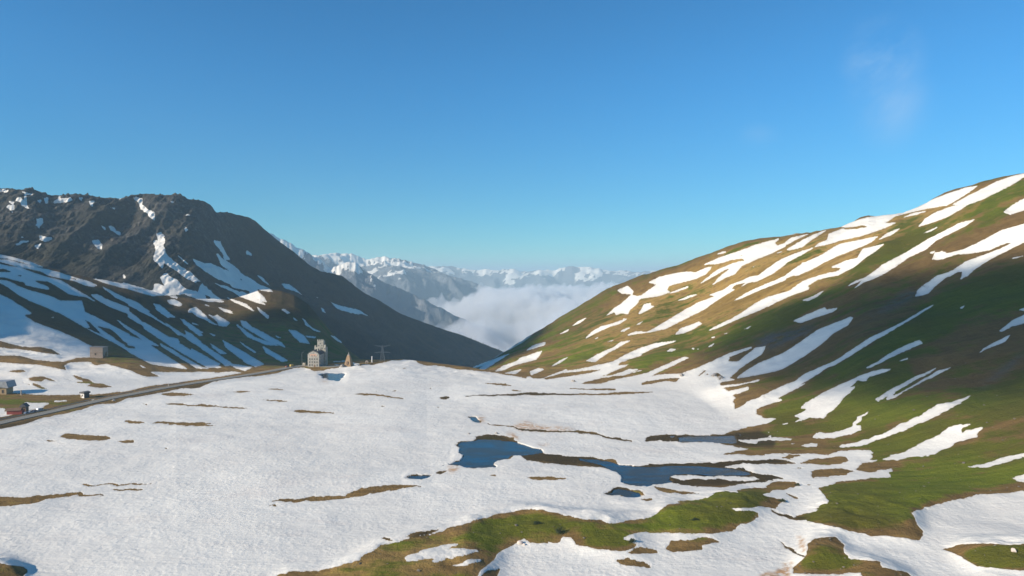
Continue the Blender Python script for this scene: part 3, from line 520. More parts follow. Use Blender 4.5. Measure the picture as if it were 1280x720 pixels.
# ------------------------------------------------------------------ the road on its low embankment
ROADZ = 2.2
road_px = [(-420, 655), (-200, 588), (-60, 543.5), (0, 528.3), (50, 517.5), (75, 512), (100, 506), (125, 500.5), (150, 495.2), (180, 489.7), (200, 485.6), (240, 479), (290, 471.6), (320, 467), (350, 461.6), (370, 457.8), (384, 456.8), (400, 457.6), (414, 458.2), (428, 457.0)]
def on_plane(u, v, z):
    dx, dz = ray(u, v); t = (z - CAMZ) / dz
    return dx * t, t
RP = np.array([on_plane(u, v, ROADZ) for u, v in road_px])
def chaikin(P, n):
    for _ in range(n):
        Q = [P[0]]
        for a, b in zip(P[:-1], P[1:]): Q += [a * 0.75 + b * 0.25, a * 0.25 + b * 0.75]
        Q.append(P[-1]); P = np.array(Q)
    return P
RL = chaikin(RP, 2)
def dist_poly(X, Y, L):
    d = np.full(X.shape, 1e9)
    for a, b in zip(L[:-1], L[1:]):
        e = b - a; t = np.clip(((X - a[0]) * e[0] + (Y - a[1]) * e[1]) / (e @ e), 0, 1)
        d = np.minimum(d, np.hypot(X - a[0] - t * e[0], Y - a[1] - t * e[1]))
    return d
sel = (X < RL[:, 0].max() + 60) & (X > RL[:, 0].min() - 60) & (Y < RL[:, 1].max() + 60) & (Y > RL[:, 1].min() - 60)
D = np.full(X.shape, 1e9); D[sel] = dist_poly(X[sel], Y[sel], RL)
k = 1 - sstep(5.0, 19.0, D)
Z = Z * (1 - k) + (ROADZ - 0.25) * k
# ground under the ponds
u1, v1 = project(X, Y, Z)
vis = Sg < 5.05
wp = sample(WATER, u1, v1) * vis
wpw = sample(WATERW, u1, v1) * vis
Z = Z * (1 - sstep(0.05, 0.4, wpw)) + 0.0 * sstep(0.05, 0.4, wpw)
pj = 3.5 * fbm(X / 5, Y / 10, 4, 141, 0.62); wp2 = sample(WATER, u1 + pj, v1 + 0.9 * fbm(X / 4, Y / 8, 4, 151, 0.62)) * vis
Z -= 1.1 * sstep(0.3, 0.9, wp2) * (0.75 + 0.6 * fbm(X / 9, Y / 14, 3, 161))
# snow lies on the ground with real thickness
u1, v1 = project(X, Y, Z)
# the melt edge is ragged: wander of the outline in metres
qa = fbm(X / 7, Y / 14, 4, 101, 0.6); qb = fbm(X / 6, Y / 12, 4, 111, 0.6); qs = 0.8 + 1.6 * sstep(600, 280, Y)
qk = qs * (1 - 0.62 * wsl); ju, jv = 3.4 * qa * qk, 1.1 * qb * qk
sn = sample(SNOW, u1 + ju, v1 + jv)
fall = sstep(-0.05, 0.25, fbm(X / 220, Y / 22, 4, 77))
outside = np.clip(np.maximum(sstep(-6, -60, U), sstep(1288, 1340, U)) + (Sg > 5.03), 0, 1) * wsl
sn = sn * (1 - outside) + fall * outside
Z += 0.45 * sstep(0.3, 0.9, sn) * (0.4 + 0.5 * wsl)
u1, v1 = project(X, Y, Z)
sn = np.clip(sample(SNOW, u1 + ju, v1 + jv), 0, 1); sn = np.where(sn > 0.02, sn + 0.2 * np.clip(wsl * 2, 0, 1), sn) * (1 - outside) + fall * outside
sw = sample(SNOWW, u1, v1)
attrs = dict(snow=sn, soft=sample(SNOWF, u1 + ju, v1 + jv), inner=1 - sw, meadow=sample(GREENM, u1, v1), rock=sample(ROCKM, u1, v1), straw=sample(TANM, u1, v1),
             stain=sample(STAINM, u1, v1), wet_dark=np.clip(sample(WETDARKM, u1, v1), 0, 1) * vis)
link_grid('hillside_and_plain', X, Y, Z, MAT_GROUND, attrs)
TX, TY, TZ, TU, TV = X, Y, Z, us, v1
def hit(u, v):
    """the visible ground point under a photo pixel"""
    c = int(np.clip(np.searchsorted(us, u), 1, len(us) - 1))
    vv = TV[:, c]; m = np.minimum.accumulate(vv)
    i = int(np.argmax(vv <= v))
    if i == 0: i = 1
    t = (vv[i-1] - v) / max(vv[i-1] - vv[i], 1e-6)
    y = TY[i-1, c] * (1 - t) + TY[i, c] * t; z = TZ[i-1, c] * (1 - t) + TZ[i, c] * t
    return (u - 640) / F * (y * cp - (z - CAMZ) * sp_), y, z
def ground_z(x, y):
    u = 640 + F * x / (y * cp + 98 * sp_)
    c = int(np.clip(np.searchsorted(us, u), 0, len(us) - 1))
    return float(np.interp(y, TY[:, c], TZ[:, c]))

# ------------------------------------------------------------------ the dark mountain on the left
sil = np.array([(-700, 150), (-300, 215), (-40, 234), (0, 236), (10, 235), (20, 237), (28, 237.5), (33, 235), (40, 235.5), (45, 240), (57, 240.5), (60, 244), (74, 244), (95, 242.5), (110, 244), (135, 248), (150, 248), (165, 244), (180, 242), (200, 243.5), (212, 244), (220, 243), (228, 245), (236, 249), (245, 249.5), (256, 252), (263, 256), (270, 265.5), (280, 265), (290, 267), (300, 269), (313, 273), (320, 277), (330, 286), (340, 295), (355, 306), (370, 317), (385, 330), (400, 339), (415, 342), (428, 345), (440, 355), (455, 366), (475, 376), (500, 392), (530, 403), (555, 412), (575, 418), (600, 428), (630, 440), (660, 452), (740, 480)], float)
C1 = [
 col_(-700, (1100, 60), (1400, 200), (1700, 380), (1900, zv(150, 1900)), (2100, 350), (2500, 100)),
 col_(-100, (1250, 10), (1600, 130), (1780, 220), (1980, zv(233, 1980)), (2200, 240), (2600, 0)),
 col_(0,   (1300, 0), (1650, 123), (1810, 215), (2000, zv(236, 2000)), (2200, 240), (2600, 0)),
 col_(100, (1320, -10), (1700, 112), (1880, 215), (2080, zv(243, 2080)), (2300, 230), (2700, -20)),
 col_(180, (1400, -20), (1750, 90), (1950, 210), (2150, zv(242, 2150)), (2400, 220), (2800, -40)),
 col_(240, (1440, -32), (1790, 75), (1990, 195), (2190, zv(250, 2190)), (2440, 215), (2900, -50)),
 col_(290, (1530, -52), (1930, 30), (2190, 130), (2420, zv(267, 2420)), (2650, 190), (3100, -70)),
 col_(340, (1550, -70), (2020, -10), (2340, 85), (2620, zv(295, 2620)), (2850, 120), (3200, -150)),
 col_(400, (1560, -110), (2050, -80), (2400, -10), (2750, zv(339, 2750)), (3000, 20), (3500, -250)),
 col_(500, (1600, -170), (2300, -205), (2700, -160), (3050, zv(392, 3050)), (3300, -160), (3900, -420)),
 col_(630, (1650, -260), (2600, -330), (3100, -325), (3500, zv(440, 3500)), (3800, -400), (4400, -650)),
 col_(740, (1650, -330), (2600, -400), (3200, -470), (3900, zv(480, 3900)), (4300, -640), (4800, -800)),
]
us1 = np.concatenate([np.arange(-700, -40, 10.0), np.arange(-40, 741, 1.2)])
X, Y, Z, Sg, U = polar(C1, [50, 130, 130, 30, 20], us1, 14)
Z = Z.copy()
craggy = 1 - sstep(250, 330, U)
g_ = craggy[0:1] if False else craggy
mid_ = sstep(0.3, 1.5, Sg)
butt = ridged(X / 110, Y / 700, 4, 50, 0.52)
rough = ridged(X / 30, Y / 60, 5, 60, 0.6)
Z += mid_ * g_ * (30 * (butt - 0.1) + 8 * rough + 5 * ridged(X / 26, Y / 150, 3, 64))
Z += mid_ * (1 - g_) * (10 * ridged(X / 160, Y / 500, 4, 70) + 5 * fbm(X / 35, Y / 35, 4, 75))
# stepped ledges in the upper wall
ter = Z / 26.0; Z += g_ * sstep(1.2, 2.0, Sg) * 8.0 * (sstep(0.25, 0.75, ter - np.floor(ter)) - (ter - np.floor(ter)))
u1, v1 = project(X, Y, Z)
crest = sstep(2.55, 3.0, Sg); top = np.interp(us1, sil[:, 0], sil[:, 1]) + 0.25 * vnoise(us1 / 5.0, us1 * 0, 4)
i3 = int(np.argmin(np.abs(Sg[:, 0] - 3.0)))
want = top - v1[i3]
ws = smooth1(want, 22)
Z -= (ws[None, :] * np.where(Sg <= 3, sstep(1.4, 2.95, Sg), 1.0) + (want - ws)[None, :] * np.where(Sg <= 3, sstep(2.6, 3.0, Sg), 1.0)) * Y / F
# nothing below the crest may stand above it
u1, v1 = project(X, Y, Z)
over = np.maximum(0, (top[None, :] + 0.6) - v1) * (np.abs(Sg - 3.0) > 0.03)
Z -= over * Y / F
u1, v1 = project(X, Y, Z)
blue_ = np.maximum(sstep(-6, -60, U), 0) + (Sg > 3.05)
nz = sstep(0.2, 0.45, fbm(X / 130, Y / 200, 4, 91)) * np.clip(blue_, 0, 1)
qa = fbm(X / 22, Y / 22, 4, 121, 0.6); qb = fbm(X / 18, Y / 18, 4, 131, 0.6)
sn = sample(SNOW, u1 + 1.8 * qa, v1 + 1.6 * qb) * (1 - np.clip(blue_, 0, 1)) * (Sg > 0.25); sn = np.where(sn > 0.02, sn + 0.15, sn) + nz
turf = np.clip(sstep(255, 330, U) * 0.9 + (1 - sstep(1.0, 1.9, Sg)) * 0.6 + 0.5 * fbm(X / 120, Y / 160, 3, 33), 0, 1)
link_grid('mountain', X, Y, Z, MAT_ROCK, dict(snow=sn, meadow=turf))
MX, MY, MZ, MV = X, Y, Z, v1
MS = Sg

# ------------------------------------------------------------------ far ranges
def far_range(name, pts, y0, dist, depth, seed, snowline, amp, u0, u1_, step, fade=None):
    us_ = np.arange(u0, u1_, step)
    p = np.array(pts, float)
    top = np.interp(us_, p[:, 0], p[:, 1])
    Yt = np.interp(us_, [u0, u1_], [y0, dist])
    Zt = CAMZ - (top - 342) * Yt / F
    s = np.concatenate([np.linspace(0, 1, 90), np.linspace(1.02, 1.5, 12)])[:, None]
    Yg = Yt[None] - depth * (1 - s) * 1.0
    base = -1000.0
    prof = np.where(s <= 1, base + (Zt[None] - base) * s ** 1.25, Zt[None] - (s - 1) * 2 * (Zt[None] - base) * 0.7)
    Xg = (us_ - 640)[None] / F * Yg
    rg = ridged(Xg / (amp[0] * 3), Yg / (amp[0] * 3.4), 7, seed, 0.56)
    Zg = prof + 1.5 * amp[1] * (rg - 0.35) * np.minimum(s * 2.5, 1) 
    i1 = 89
    _, vv = project(Xg[i1], Yg[i1], Zg[i1])
    topn = top + 1.2 * vnoise(us_ / 7.0, us_ * 0, seed) + 0.6 * vnoise(us_ / 2.6, us_ * 0, seed + 3)
    d1 = -(topn - vv); d1s = np.convolve(np.pad(d1, 40, mode='edge'), np.hanning(81) / np.hanning(81).sum(), mode='valid')
    Zg += (d1s[None] * sstep(0.1, 0.9, s) + (d1 - d1s)[None] * sstep(0.86, 1.0, s)) * Yg / F
    _, vv = project(Xg, Yg, Zg)
    lim = (topn[None] + 0.5 - vv); lim[i1] = 0; Zg = Zg - np.maximum(lim, 0) * Yg / F
    sn = 0.78 * sstep(-0.2, 0.2, 1.9 * fbm(Xg / (amp[0] * 0.6), Yg / (amp[0] * 0.6), 7, seed + 5, 0.75) + (Zg - snowline) / 330.0 - 0.1)
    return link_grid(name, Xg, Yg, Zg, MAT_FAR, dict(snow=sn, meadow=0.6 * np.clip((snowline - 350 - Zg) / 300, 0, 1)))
far_range('mountain', [(250, 262), (320, 283), (336, 289), (344, 295), (352, 297.5), (360, 303), (372, 309), (383, 315), (392, 320), (402, 326), (412, 334), (420, 332), (432, 328), (445, 329), (455, 337), (468, 345), (480, 352), (500, 361), (520, 370), (545, 382), (600, 410), (660, 440)],
          6400, 7200, 2600, 120, 90, (520, 190), 250, 640, 1.2)
far_range('mountain', [(300, 322), (380, 323), (400, 317.5), (420, 316), (440, 317.5), (460, 324), (475, 321.5), (490, 322), (505, 325), (530, 330.5), (548, 339), (570, 347), (600, 356), (640, 372)],
          10500, 11500, 3600, 140, 150, (900, 330), 300, 640, 1.4)
far_range('mountain', [(-700, 322), (-200, 326), (200, 324), (480, 326), (520, 332), (545, 334), (562, 332.5), (570, 335), (585, 337), (600, 338), (612, 336), (625, 338), (640, 336.5), (660, 339), (675, 336), (690, 338), (705, 335), (722, 333), (740, 333.5), (752, 337), (775, 338), (800, 340), (900, 336), (1200, 330), (2000, 318)],
          17500, 17500, 5000, 160, 90, (1400, 420), -700, 2000, 2.2)

# valley floor far below and the land as far as the horizon
n = 60
gx = np.linspace(-60000, 60000, n); gy = np.linspace(-6000, 90000, n)
GX, GY = np.meshgrid(gx, gy)
link_grid('ground', GX, GY, -1020 + 30 * fbm(GX / 9000, GY / 9000, 3, 2), MAT_ROCK, dict(snow=GX * 0, meadow=GX * 0 + 1))

# ------------------------------------------------------------------ melt water
mw, nt, bs = new_mat('melt_water'); g = NG(nt)
pos = g.n('ShaderNodeNewGeometry').outputs['Position']
wcol = g.mix(g.ramp(g.noise(g.mapping(pos, (0.035, 0.09, 1)), 1.0, 7, 0.78, 0.8), 0.42, 0.56), (0.006, 0.055, 0.110), (0.032, 0.027, 0.014))
g.put(bs.inputs['Base Color'], wcol)
bs.inputs['Specular IOR Level'].default_value = 0.3; bs.inputs['Roughness'].default_value = 0.12; bs.inputs['IOR'].default_value = 1.33
g.put(bs.inputs['Normal'], g.bump(g.noise(g.mapping(pos, (1, 1.6, 1)), 0.8, 4, 0.6), 0.35, 0.25))
for P in PONDS:
    if P is PONDS[7]: continue
    W = []; wz = -0.22 - 0.01 * len([o for o in bpy.data.objects if o.name.startswith('water')])
    for u, v in P:
        W.append(on_plane(u, v, wz))
    W = np.array(W); c = W.mean(0)
    bm = bmesh.new()
    vs = []
    for q in W:
        dlt = q - c; L = np.hypot(*dlt); q = q + dlt / max(L, 1e-3) * 4.5
        vs.append(bm.verts.new((q[0], q[1], wz)))
    f = bm.faces.new(vs); bmesh.ops.triangulate(bm, faces=[f])
    bmesh.ops.recalc_face_normals(bm, faces=bm.faces)
    me = bpy.data.meshes.new('water'); bm.to_mesh(me); bm.free()
    if me.polygons[0].normal.z < 0: me.flip_normals()
    me.materials.append(mw)
    o = bpy.data.objects.new('water', me); COL.objects.link(o); o['kind'] = 'structure'

# ------------------------------------------------------------------ road surface
ma, nt, bs = new_mat('asphalt'); g = NG(nt)
pos = g.n('ShaderNodeNewGeometry').outputs['Position']
side = g.attr('side')
c = g.mix(g.noise(pos, 0.8, 5, 0.6), (0.17, 0.165, 0.14), (0.25, 0.235, 0.195))
dust = g.ramp(g.math('ADD', side, g.math('MULTIPLY', g.noise(pos, 0.15, 4), 0.35)), 0.72, 1.05)
c = g.mix(dust, c, (0.20, 0.165, 0.115))
g.put(bs.inputs['Base Color'], c); bs.inputs['Roughness'].default_value = 0.9
L = chaikin(RP, 3); T_ = np.gradient(L, axis=0); T_ /= np.linalg.norm(T_, axis=1)[:, None]; Nn = np.stack([-T_[:, 1], T_[:, 0]], 1)
offs = np.array([-5.4, -5.2, -3.6, -1.8, 0, 1.8, 3.6, 5.2, 5.4]); zz = np.array([-0.5, 0.02, 0.05, 0.09, 0.12, 0.09, 0.05, 0.02, -0.5])
XX = L[:, 0][:, None] + Nn[:, 0][:, None] * offs; YY = L[:, 1][:, None] + Nn[:, 1][:, None] * offs
link_grid('road', XX, YY, np.broadcast_to(ROADZ + 0.05 + zz, XX.shape), ma, dict(side=np.broadcast_to(np.abs(offs) / 5.4, XX.shape)))
# painted edge lines
mp, nt, bs = new_mat('road_paint'); bs.inputs['Base Color'].default_value = (0.6, 0.6, 0.56, 1); bs.inputs['Roughness'].default_value = 0.7
for sgn in (-1, 1):
    o2 = np.array([3.05, 3.2]) * sgn
    link_grid('road_marking', L[:, 0][:, None] + Nn[:, 0][:, None] * o2, L[:, 1][:, None] + Nn[:, 1][:, None] * o2, np.full((len(L), 2), ROADZ + 0.05 + 0.075), mp, {})
# ------------------------------------------------------------------ built things
def simple_mat(name, a, b=None, scale=1.0, rough=0.85, metal=0.0, stretch=(1, 1, 1), bumpd=0.03):
    m, nt, bs = new_mat(name); g = NG(nt)
    co = g.mapping(g.n('ShaderNodeTexCoord').outputs['Object'], stretch)
    n1 = g.noise(co, scale, 5, 0.62)
    c = g.mix(g.ramp(n1, 0.32, 0.68), a, b if b else tuple(x * 0.75 for x in a))
    g.put(bs.inputs['Base Color'], c); bs.inputs['Roughness'].default_value = rough; bs.inputs['Metallic'].default_value = metal
    g.put(bs.inputs['Normal'], g.bump(n1, 0.5, bumpd)); return m
def stone_mat(name, a, b, mortar, sc=1.2):
    m, nt, bs = new_mat(name); g = NG(nt)
    co = g.n('ShaderNodeTexCoord').outputs['Object']
    vr = g.n('ShaderNodeTexVoronoi'); g.put(vr.inputs['Vector'], g.mapping(co, (1, 1, 1.8))); vr.inputs['Scale'].default_value = sc
    ve = g.n('ShaderNodeTexVoronoi', feature='DISTANCE_TO_EDGE'); g.put(ve.inputs['Vector'], g.mapping(co, (1, 1, 1.8))); ve.inputs['Scale'].default_value = sc
    c = g.mix(g.n('ShaderNodeSeparateColor').outputs[0] if False else g.noise(vr.outputs['Color'], 3.0, 1), a, b)
    c = g.mix(g.ramp(ve.outputs['Distance'], 0.02, 0.08), mortar, c)
    c = g.mix(g.math('MULTIPLY', g.ramp(g.noise(co, 0.25, 4), 0.45, 0.7), 0.5), c, tuple(x * 0.6 for x in a))
    g.put(bs.inputs['Base Color'], c); bs.inputs['Roughness'].default_value = 0.9
    g.put(bs.inputs['Normal'], g.bump(ve.outputs['Distance'], 0.6, 0.08)); return m
M = dict(
    render=simple_mat('weathered_render', (0.44, 0.41, 0.35), (0.27, 0.25, 0.21), 0.5),
    cream=simple_mat('cream_stone', (0.46, 0.43, 0.35), (0.29, 0.27, 0.22), 0.6),
    fade=simple_mat('faded_red_paint', (0.42, 0.20, 0.12), (0.60, 0.42, 0.32), 0.8),
    slate=simple_mat('slate', (0.06, 0.06, 0.062), (0.12, 0.115, 0.11), 0.9),
    greyroof=simple_mat('grey_metal_roof', (0.24, 0.25, 0.26), (0.33, 0.34, 0.35), 0.6, 0.55),
    glass=simple_mat('dark_glass', (0.10, 0.095, 0.085), None, 1.0, 0.15),
    trim=simple_mat('pale_trim', (0.55, 0.52, 0.46), None, 2.0),
    wood=simple_mat('weathered_wood', (0.16, 0.10, 0.06), (0.26, 0.17, 0.10), 2.0, stretch=(6, 6, 0.6)),
    ochre=simple_mat('ochre_render', (0.42, 0.31, 0.17), (0.32, 0.23, 0.13), 0.8),
    stone=stone_mat('pinkish_rubble_stone', (0.50, 0.38, 0.29), (0.36, 0.28, 0.22), (0.24, 0.20, 0.17)),
    orange=stone_mat('orange_rubble_stone', (0.30, 0.19, 0.095), (0.36, 0.26, 0.15), (0.20, 0.13, 0.09), 1.5),
    steel=simple_mat('galvanised_steel', (0.22, 0.24, 0.25), None, 1.0, 0.6, 0.2),
    red=simple_mat('rust_red_paint', (0.34, 0.055, 0.035), (0.24, 0.05, 0.035), 1.2, 0.6),
    white=simple_mat('white_paint', (0.78, 0.77, 0.74), (0.62, 0.60, 0.57), 1.5, 0.6),
    roofbrown=simple_mat('brown_sheet_roof', (0.13, 0.07, 0.045), (0.20, 0.12, 0.07), 1.4),
    rock=simple_mat('lichened_rock', (0.22, 0.19, 0.16), (0.42, 0.38, 0.34), 1.2, 0.95, bumpd=0.15),
    pinkrock=simple_mat('pale_pink_rock', (0.52, 0.42, 0.35), (0.66, 0.58, 0.52), 1.5, 0.95, bumpd=0.12),
    leaf=simple_mat('dark_shrub_leaf', (0.020, 0.035, 0.012), (0.045, 0.065, 0.022), 3.0),
    needle=simple_mat('conifer_needle', (0.018, 0.034, 0.018), (0.035, 0.050, 0.025), 0.8),
    bark=simple_mat('bark', (0.10, 0.075, 0.05), None, 3.0),
    carblue=simple_mat('dark_blue_car_paint', (0.030, 0.055, 0.12), (0.036, 0.062, 0.13), 0.5, 0.3, 0.2, bumpd=0.0),
    carsilver=simple_mat('silver_car_paint', (0.36, 0.40, 0.45), (0.40, 0.44, 0.49), 0.5, 0.35, 0.5, bumpd=0.0),
    cargrey=simple_mat('grey_blue_car_paint', (0.16, 0.21, 0.28), (0.18, 0.23, 0.30), 0.5, 0.35, 0.3, bumpd=0.0),
    cardull=simple_mat('dull_red_car_paint', (0.30, 0.12, 0.09), (0.34, 0.14, 0.10), 0.5, 0.4, 0.1, bumpd=0.0),
    yellow=simple_mat('yellow_paint', (0.55, 0.38, 0.08), (0.48, 0.33, 0.08), 0.8, 0.5, bumpd=0.0),
    rubber=simple_mat('rubber', (0.025, 0.025, 0.025), None, 4.0))

class MB:
    """collects shapes and links them as one mesh"""
    def __init__(s): s.bm = bmesh.new()
    def box(s, x0, x1, y0, y1, z0, z1, bev=0.0, taper=1.0):
        vs = []
        cx, cy_ = (x0 + x1) / 2, (y0 + y1) / 2
        for z, k in ((z0, 1.0), (z1, taper)):
            for x, y in ((x0, y0), (x1, y0), (x1, y1), (x0, y1)):
                vs.append(s.bm.verts.new((cx + (x - cx) * k, cy_ + (y - cy_) * k, z)))
        fs = [(0, 3, 2, 1), (4, 5, 6, 7), (0, 1, 5, 4), (1, 2, 6, 5), (2, 3, 7, 6), (3, 0, 4, 7)]
        faces = [s.bm.faces.new([vs[i] for i in f]) for f in fs]
        if bev > 0:
            es = list({e for f in faces for e in f.edges}); bmesh.ops.bevel(s.bm, geom=es, offset=bev, segments=2, affect='EDGES')
        return s
    def prism(s, pts, y0, y1):
        """outline in x,z pushed from y0 to y1"""
        a = [s.bm.verts.new((x, y0, z)) for x, z in pts]; b = [s.bm.verts.new((x, y1, z)) for x, z in pts]
        s.bm.faces.new(a); s.bm.faces.new(b[::-1])
        for i in range(len(pts)):
            j = (i + 1) % len(pts); s.bm.faces.new((a[j], a[i], b[i], b[j]))
        return s
    def bar(s, p, q, r, n=6, r2=None):
        p = Vector(p); q = Vector(q); d = (q - p).normalized(); a = d.orthogonal().normalized(); b = d.cross(a); r2 = r if r2 is None else r2
        A = [s.bm.verts.new(p + (a * math.cos(t) + b * math.sin(t)) * r) for t in [2 * math.pi * i / n for i in range(n)]]
        B = [s.bm.verts.new(q + (a * math.cos(t) + b * math.sin(t)) * r2) for t in [2 * math.pi * i / n for i in range(n)]]
        for i in range(n): s.bm.faces.new((A[i], A[(i + 1) % n], B[(i + 1) % n], B[i]))
        s.bm.faces.new(A[::-1]); s.bm.faces.new(B); return s
    def build(s, name, mat, parent=None, loc=None, smooth=False):
        bmesh.ops.recalc_face_normals(s.bm, faces=s.bm.faces)
        me = bpy.data.meshes.new(name); s.bm.to_mesh(me); s.bm.free(); me.materials.append(mat)
        if smooth: me.polygons.foreach_set('use_smooth', [True] * len(me.polygons))
        o = bpy.data.objects.new(name, me); COL.objects.link(o)
        if parent: o.parent = parent
        if loc: o.location = loc
        return o
from mathutils import Vector
def tag(o, label, cat, group=None):
    o['label'] = label; o['category'] = cat
    if group: o['group'] = group
    return o
def thing(name, label, cat, loc, rz=0.0, group=None):
    o = bpy.data.objects.new(name, None); COL.objects.link(o); o.location = loc; o.rotation_euler = (0, 0, rz); o.empty_display_size = 1
    return tag(o, label, cat, group)
def copy_tree(o, parent=None):
    c = o.copy(); COL.objects.link(c); c.parent = parent
    for ch in [x for x in bpy.data.objects if x.parent == o]: copy_tree(ch, c)
    return c
def spot(u, v, sink=0.3):
    x, y, z = hit(u, v); return (x, y, z - sink)
def window(t, x, y, z, w, h, axis='y', out=-1, frame='trim', arch=False):
    """a framed pane let into a wall; out = which way the wall faces"""
    m = MB(); b = 0.16
    if axis == 'y':
        for a in ((x - w/2 - b, x + w/2 + b, z - b, z), (x - w/2 - b, x + w/2 + b, z + h, z + h + b), (x - w/2 - b, x - w/2, z, z + h), (x + w/2, x + w/2 + b, z, z + h)):
            m.box(a[0], a[1], min(y, y + out * 0.14), max(y, y + out * 0.14), a[2], a[3])
        f = m.build('window', M[frame], t)
        MB().box(x - w/2, x + w/2, min(y, y + out * 0.05), max(y, y + out * 0.05), z, z + h).build('pane', M['glass'], f)
    else:
        for a in ((y - w/2 - b, y + w/2 + b, z - b, z), (y - w/2 - b, y + w/2 + b, z + h, z + h + b), (y - w/2 - b, y - w/2, z, z + h), (y + w/2, y + w/2 + b, z, z + h)):
            m.box(min(x, x + out * 0.14), max(x, x + out * 0.14), a[0], a[1], a[2], a[3])
        f = m.build('window', M[frame], t)
        MB().box(min(x, x + out * 0.05), max(x, x + out * 0.05), y - w/2, y + w/2, z, z + h).build('pane', M['glass'], f)

# the old hospice by the road: tall gabled block with a turreted wing behind it
x, y, z = hit(397.5, 460.0)
t = thing('hospice_building', 'tall pale gabled stone building with dark side wall and turreted tower beside the road', 'building', (x - 6.2, y + 5.0, z - 0.4), R(-2))
gab = [(-6, 0), (6, 0), (6, 13.6), (4.6, 15.4), (0, 17.6), (-4.6, 15.4), (-6, 13.6)]
MB().prism(gab, 0, 17).build('wall', M['render'], t)
rf = [(6.5, 13.3), (5.0, 15.7), (0, 18.0), (-5.0, 15.7), (-6.5, 13.3), (-6.5, 13.75), (-5.0, 16.15), (0, 18.5), (5.0, 16.15), (6.5, 13.75)]
roof = MB().prism(rf, 0.5, 17.5).build('roof', M['slate'], t)
for cy_ in (4.5, 12.0):
    MB().box(2.4, 3.5, cy_, cy_ + 1.3, 15.6, 19.4).box(2.25, 3.65, cy_ - 0.15, cy_ + 1.45, 19.4, 19.7).build('chimney', M['cream'], roof)
MB().box(-3.6, 3.6, -0.12, 0.02, 11.9, 13.4, 0).prism([(-3.9, 13.4), (3.9, 13.4), (2.6, 14.5), (-2.6, 14.5)], -0.12, 0.02).build('painted_panel', M['fade'], t)
for zz in (1.9, 5.0, 8.1):
    for xx in (-3.9, -1.3, 1.3, 3.9):
        if zz < 2 and xx == 1.3: continue
        window(t, xx, 0, zz, 1.25, 1.9)
window(t, -1.4, -0.12, 12.05, 0.9, 1.1); window(t, 1.4, -0.12, 12.05, 0.9, 1.1); window(t, 0, 0, 15.0, 0.9, 1.0)
d = MB().box(0.5, 2.1, -0.1, 0.02, 0.4, 3.3).build('door', M['wood'], t); MB().box(0.7, 0.85, -0.18, -0.1, 1.6, 1.9).build('handle', M['steel'], d)
for zz in (1.9, 5.0, 8.1, 10.9):
    for yy in (2.5, 6, 9.5, 13): window(t, 6, yy, zz, 1.2, 1.7, 'x', 1)
tw = MB().box(-4.5, 7.6, 17.6, 25, 0, 19.6).build('tower', M['cream'], t)
for (a, b, c_, h) in ((-4.5, -2.8, 17.6, 21.5), (5.9, 7.6, 17.6, 22.3), (-1.6, 5.0, 18.2, 26.2)):
    MB().box(a, b, c_, c_ + (6 if h > 25 else 1.9), 19.6, h).build('turret', M['cream'], tw)
for a in (-1.6, 0.2, 2.1, 3.9):
    MB().box(a, a + 1.1, 18.2, 19.4, 26.2, 27.9).build('battlement', M['cream'], tw)
for xx, zz in ((0.0, 20.8), (1.7, 22.9), (3.4, 20.8), (6.75, 17.4)): window(tw, xx, 18.2 if zz > 20 else 17.6, zz, 1.0, 1.5)
MB().box(0.0, 3.4, 17.0, 17.58, 18.3, 19.9).build('dormer', M['cream'], tw)

# thin mast and a small pale kiosk to the left of it
p = spot(377.5, 457); t = thing('lamp_post', 'thin dark pole with a short arm left of the gabled stone building', 'pole', p)
MB().bar((0, 0, 0), (0, 0, 14.5), 0.16, 8, 0.1).build('pole', M['steel'], t); MB().bar((0, 0, 14.2), (1.6, 0, 14.7), 0.08).build('arm', M['steel'], t); MB().box(1.3, 2.2, -0.2, 0.2, 14.55, 14.8, 0.05).build('lamp_head', M['steel'], t)
p = spot(380.3, 457.3); t = thing('kiosk', 'small cream kiosk standing close to the gabled stone building', 'kiosk', p, R(-15))
MB().box(-1.2, 1.2, -1.2, 1.2, 0, 3.6).build('wall', M['cream'], t); MB().box(-1.4, 1.4, -1.4, 1.4, 3.6, 3.85).build('roof', M['slate'], t); MB().box(-0.5, 0.4, -1.26, -1.19, 0.3, 2.4).build('door', M['wood'], t)

# pyramid shaped monument of orange stone
p = spot(436, 457.5, 0.3); t = thing('monument', 'tapering ochre stone monument with an arched niche on the rim of the plain', 'monument', p, R(-12))
m = MB(); m.box(-3.3, 3.3, -3.3, 3.3, 0, 1.1); m.box(-2.9, 2.9, -2.9, 2.9, 1.1, 8.6, 0, 0.36); m.build('plinth', M['orange'], t)
MB().prism([(-0.8, 1.3), (0.8, 1.3), (0.8, 3.4), (0.4, 4.1), (-0.4, 4.1), (-0.8, 3.4)], -2.95, -2.2).build('niche', M['roofbrown'], t)
MB().box(-0.85, 0.85, -0.85, 0.85, 8.6, 9.2).box(-0.35, 0.35, -0.3, 0.3, 9.2, 11.2, 0.12, 0.6).build('statue', M['rock'], t)
t.scale = (1.25, 1.25, 1.35)
# white pillar
p = spot(465, 453.2, 0.3); t = thing('pillar', 'slim white pillar on a stepped base between the ochre monument and the pylon', 'pillar', p)
MB().box(-1.2, 1.2, -1.2, 1.2, 0, 0.7).box(-0.8, 0.8, -0.8, 0.8, 0.7, 1.2).build('base', M['rock'], t)
MB().bar((0, 0, 1.2), (0, 0, 6.4), 0.62, 14, 0.5).build('shaft', M['white'], t); MB().box(-0.75, 0.75, -0.75, 0.75, 6.4, 6.8, 0.08).bar((0, 0, 6.8), (0, 0, 7.6), 0.3, 10, 0.05).build('cap', M['white'], t)
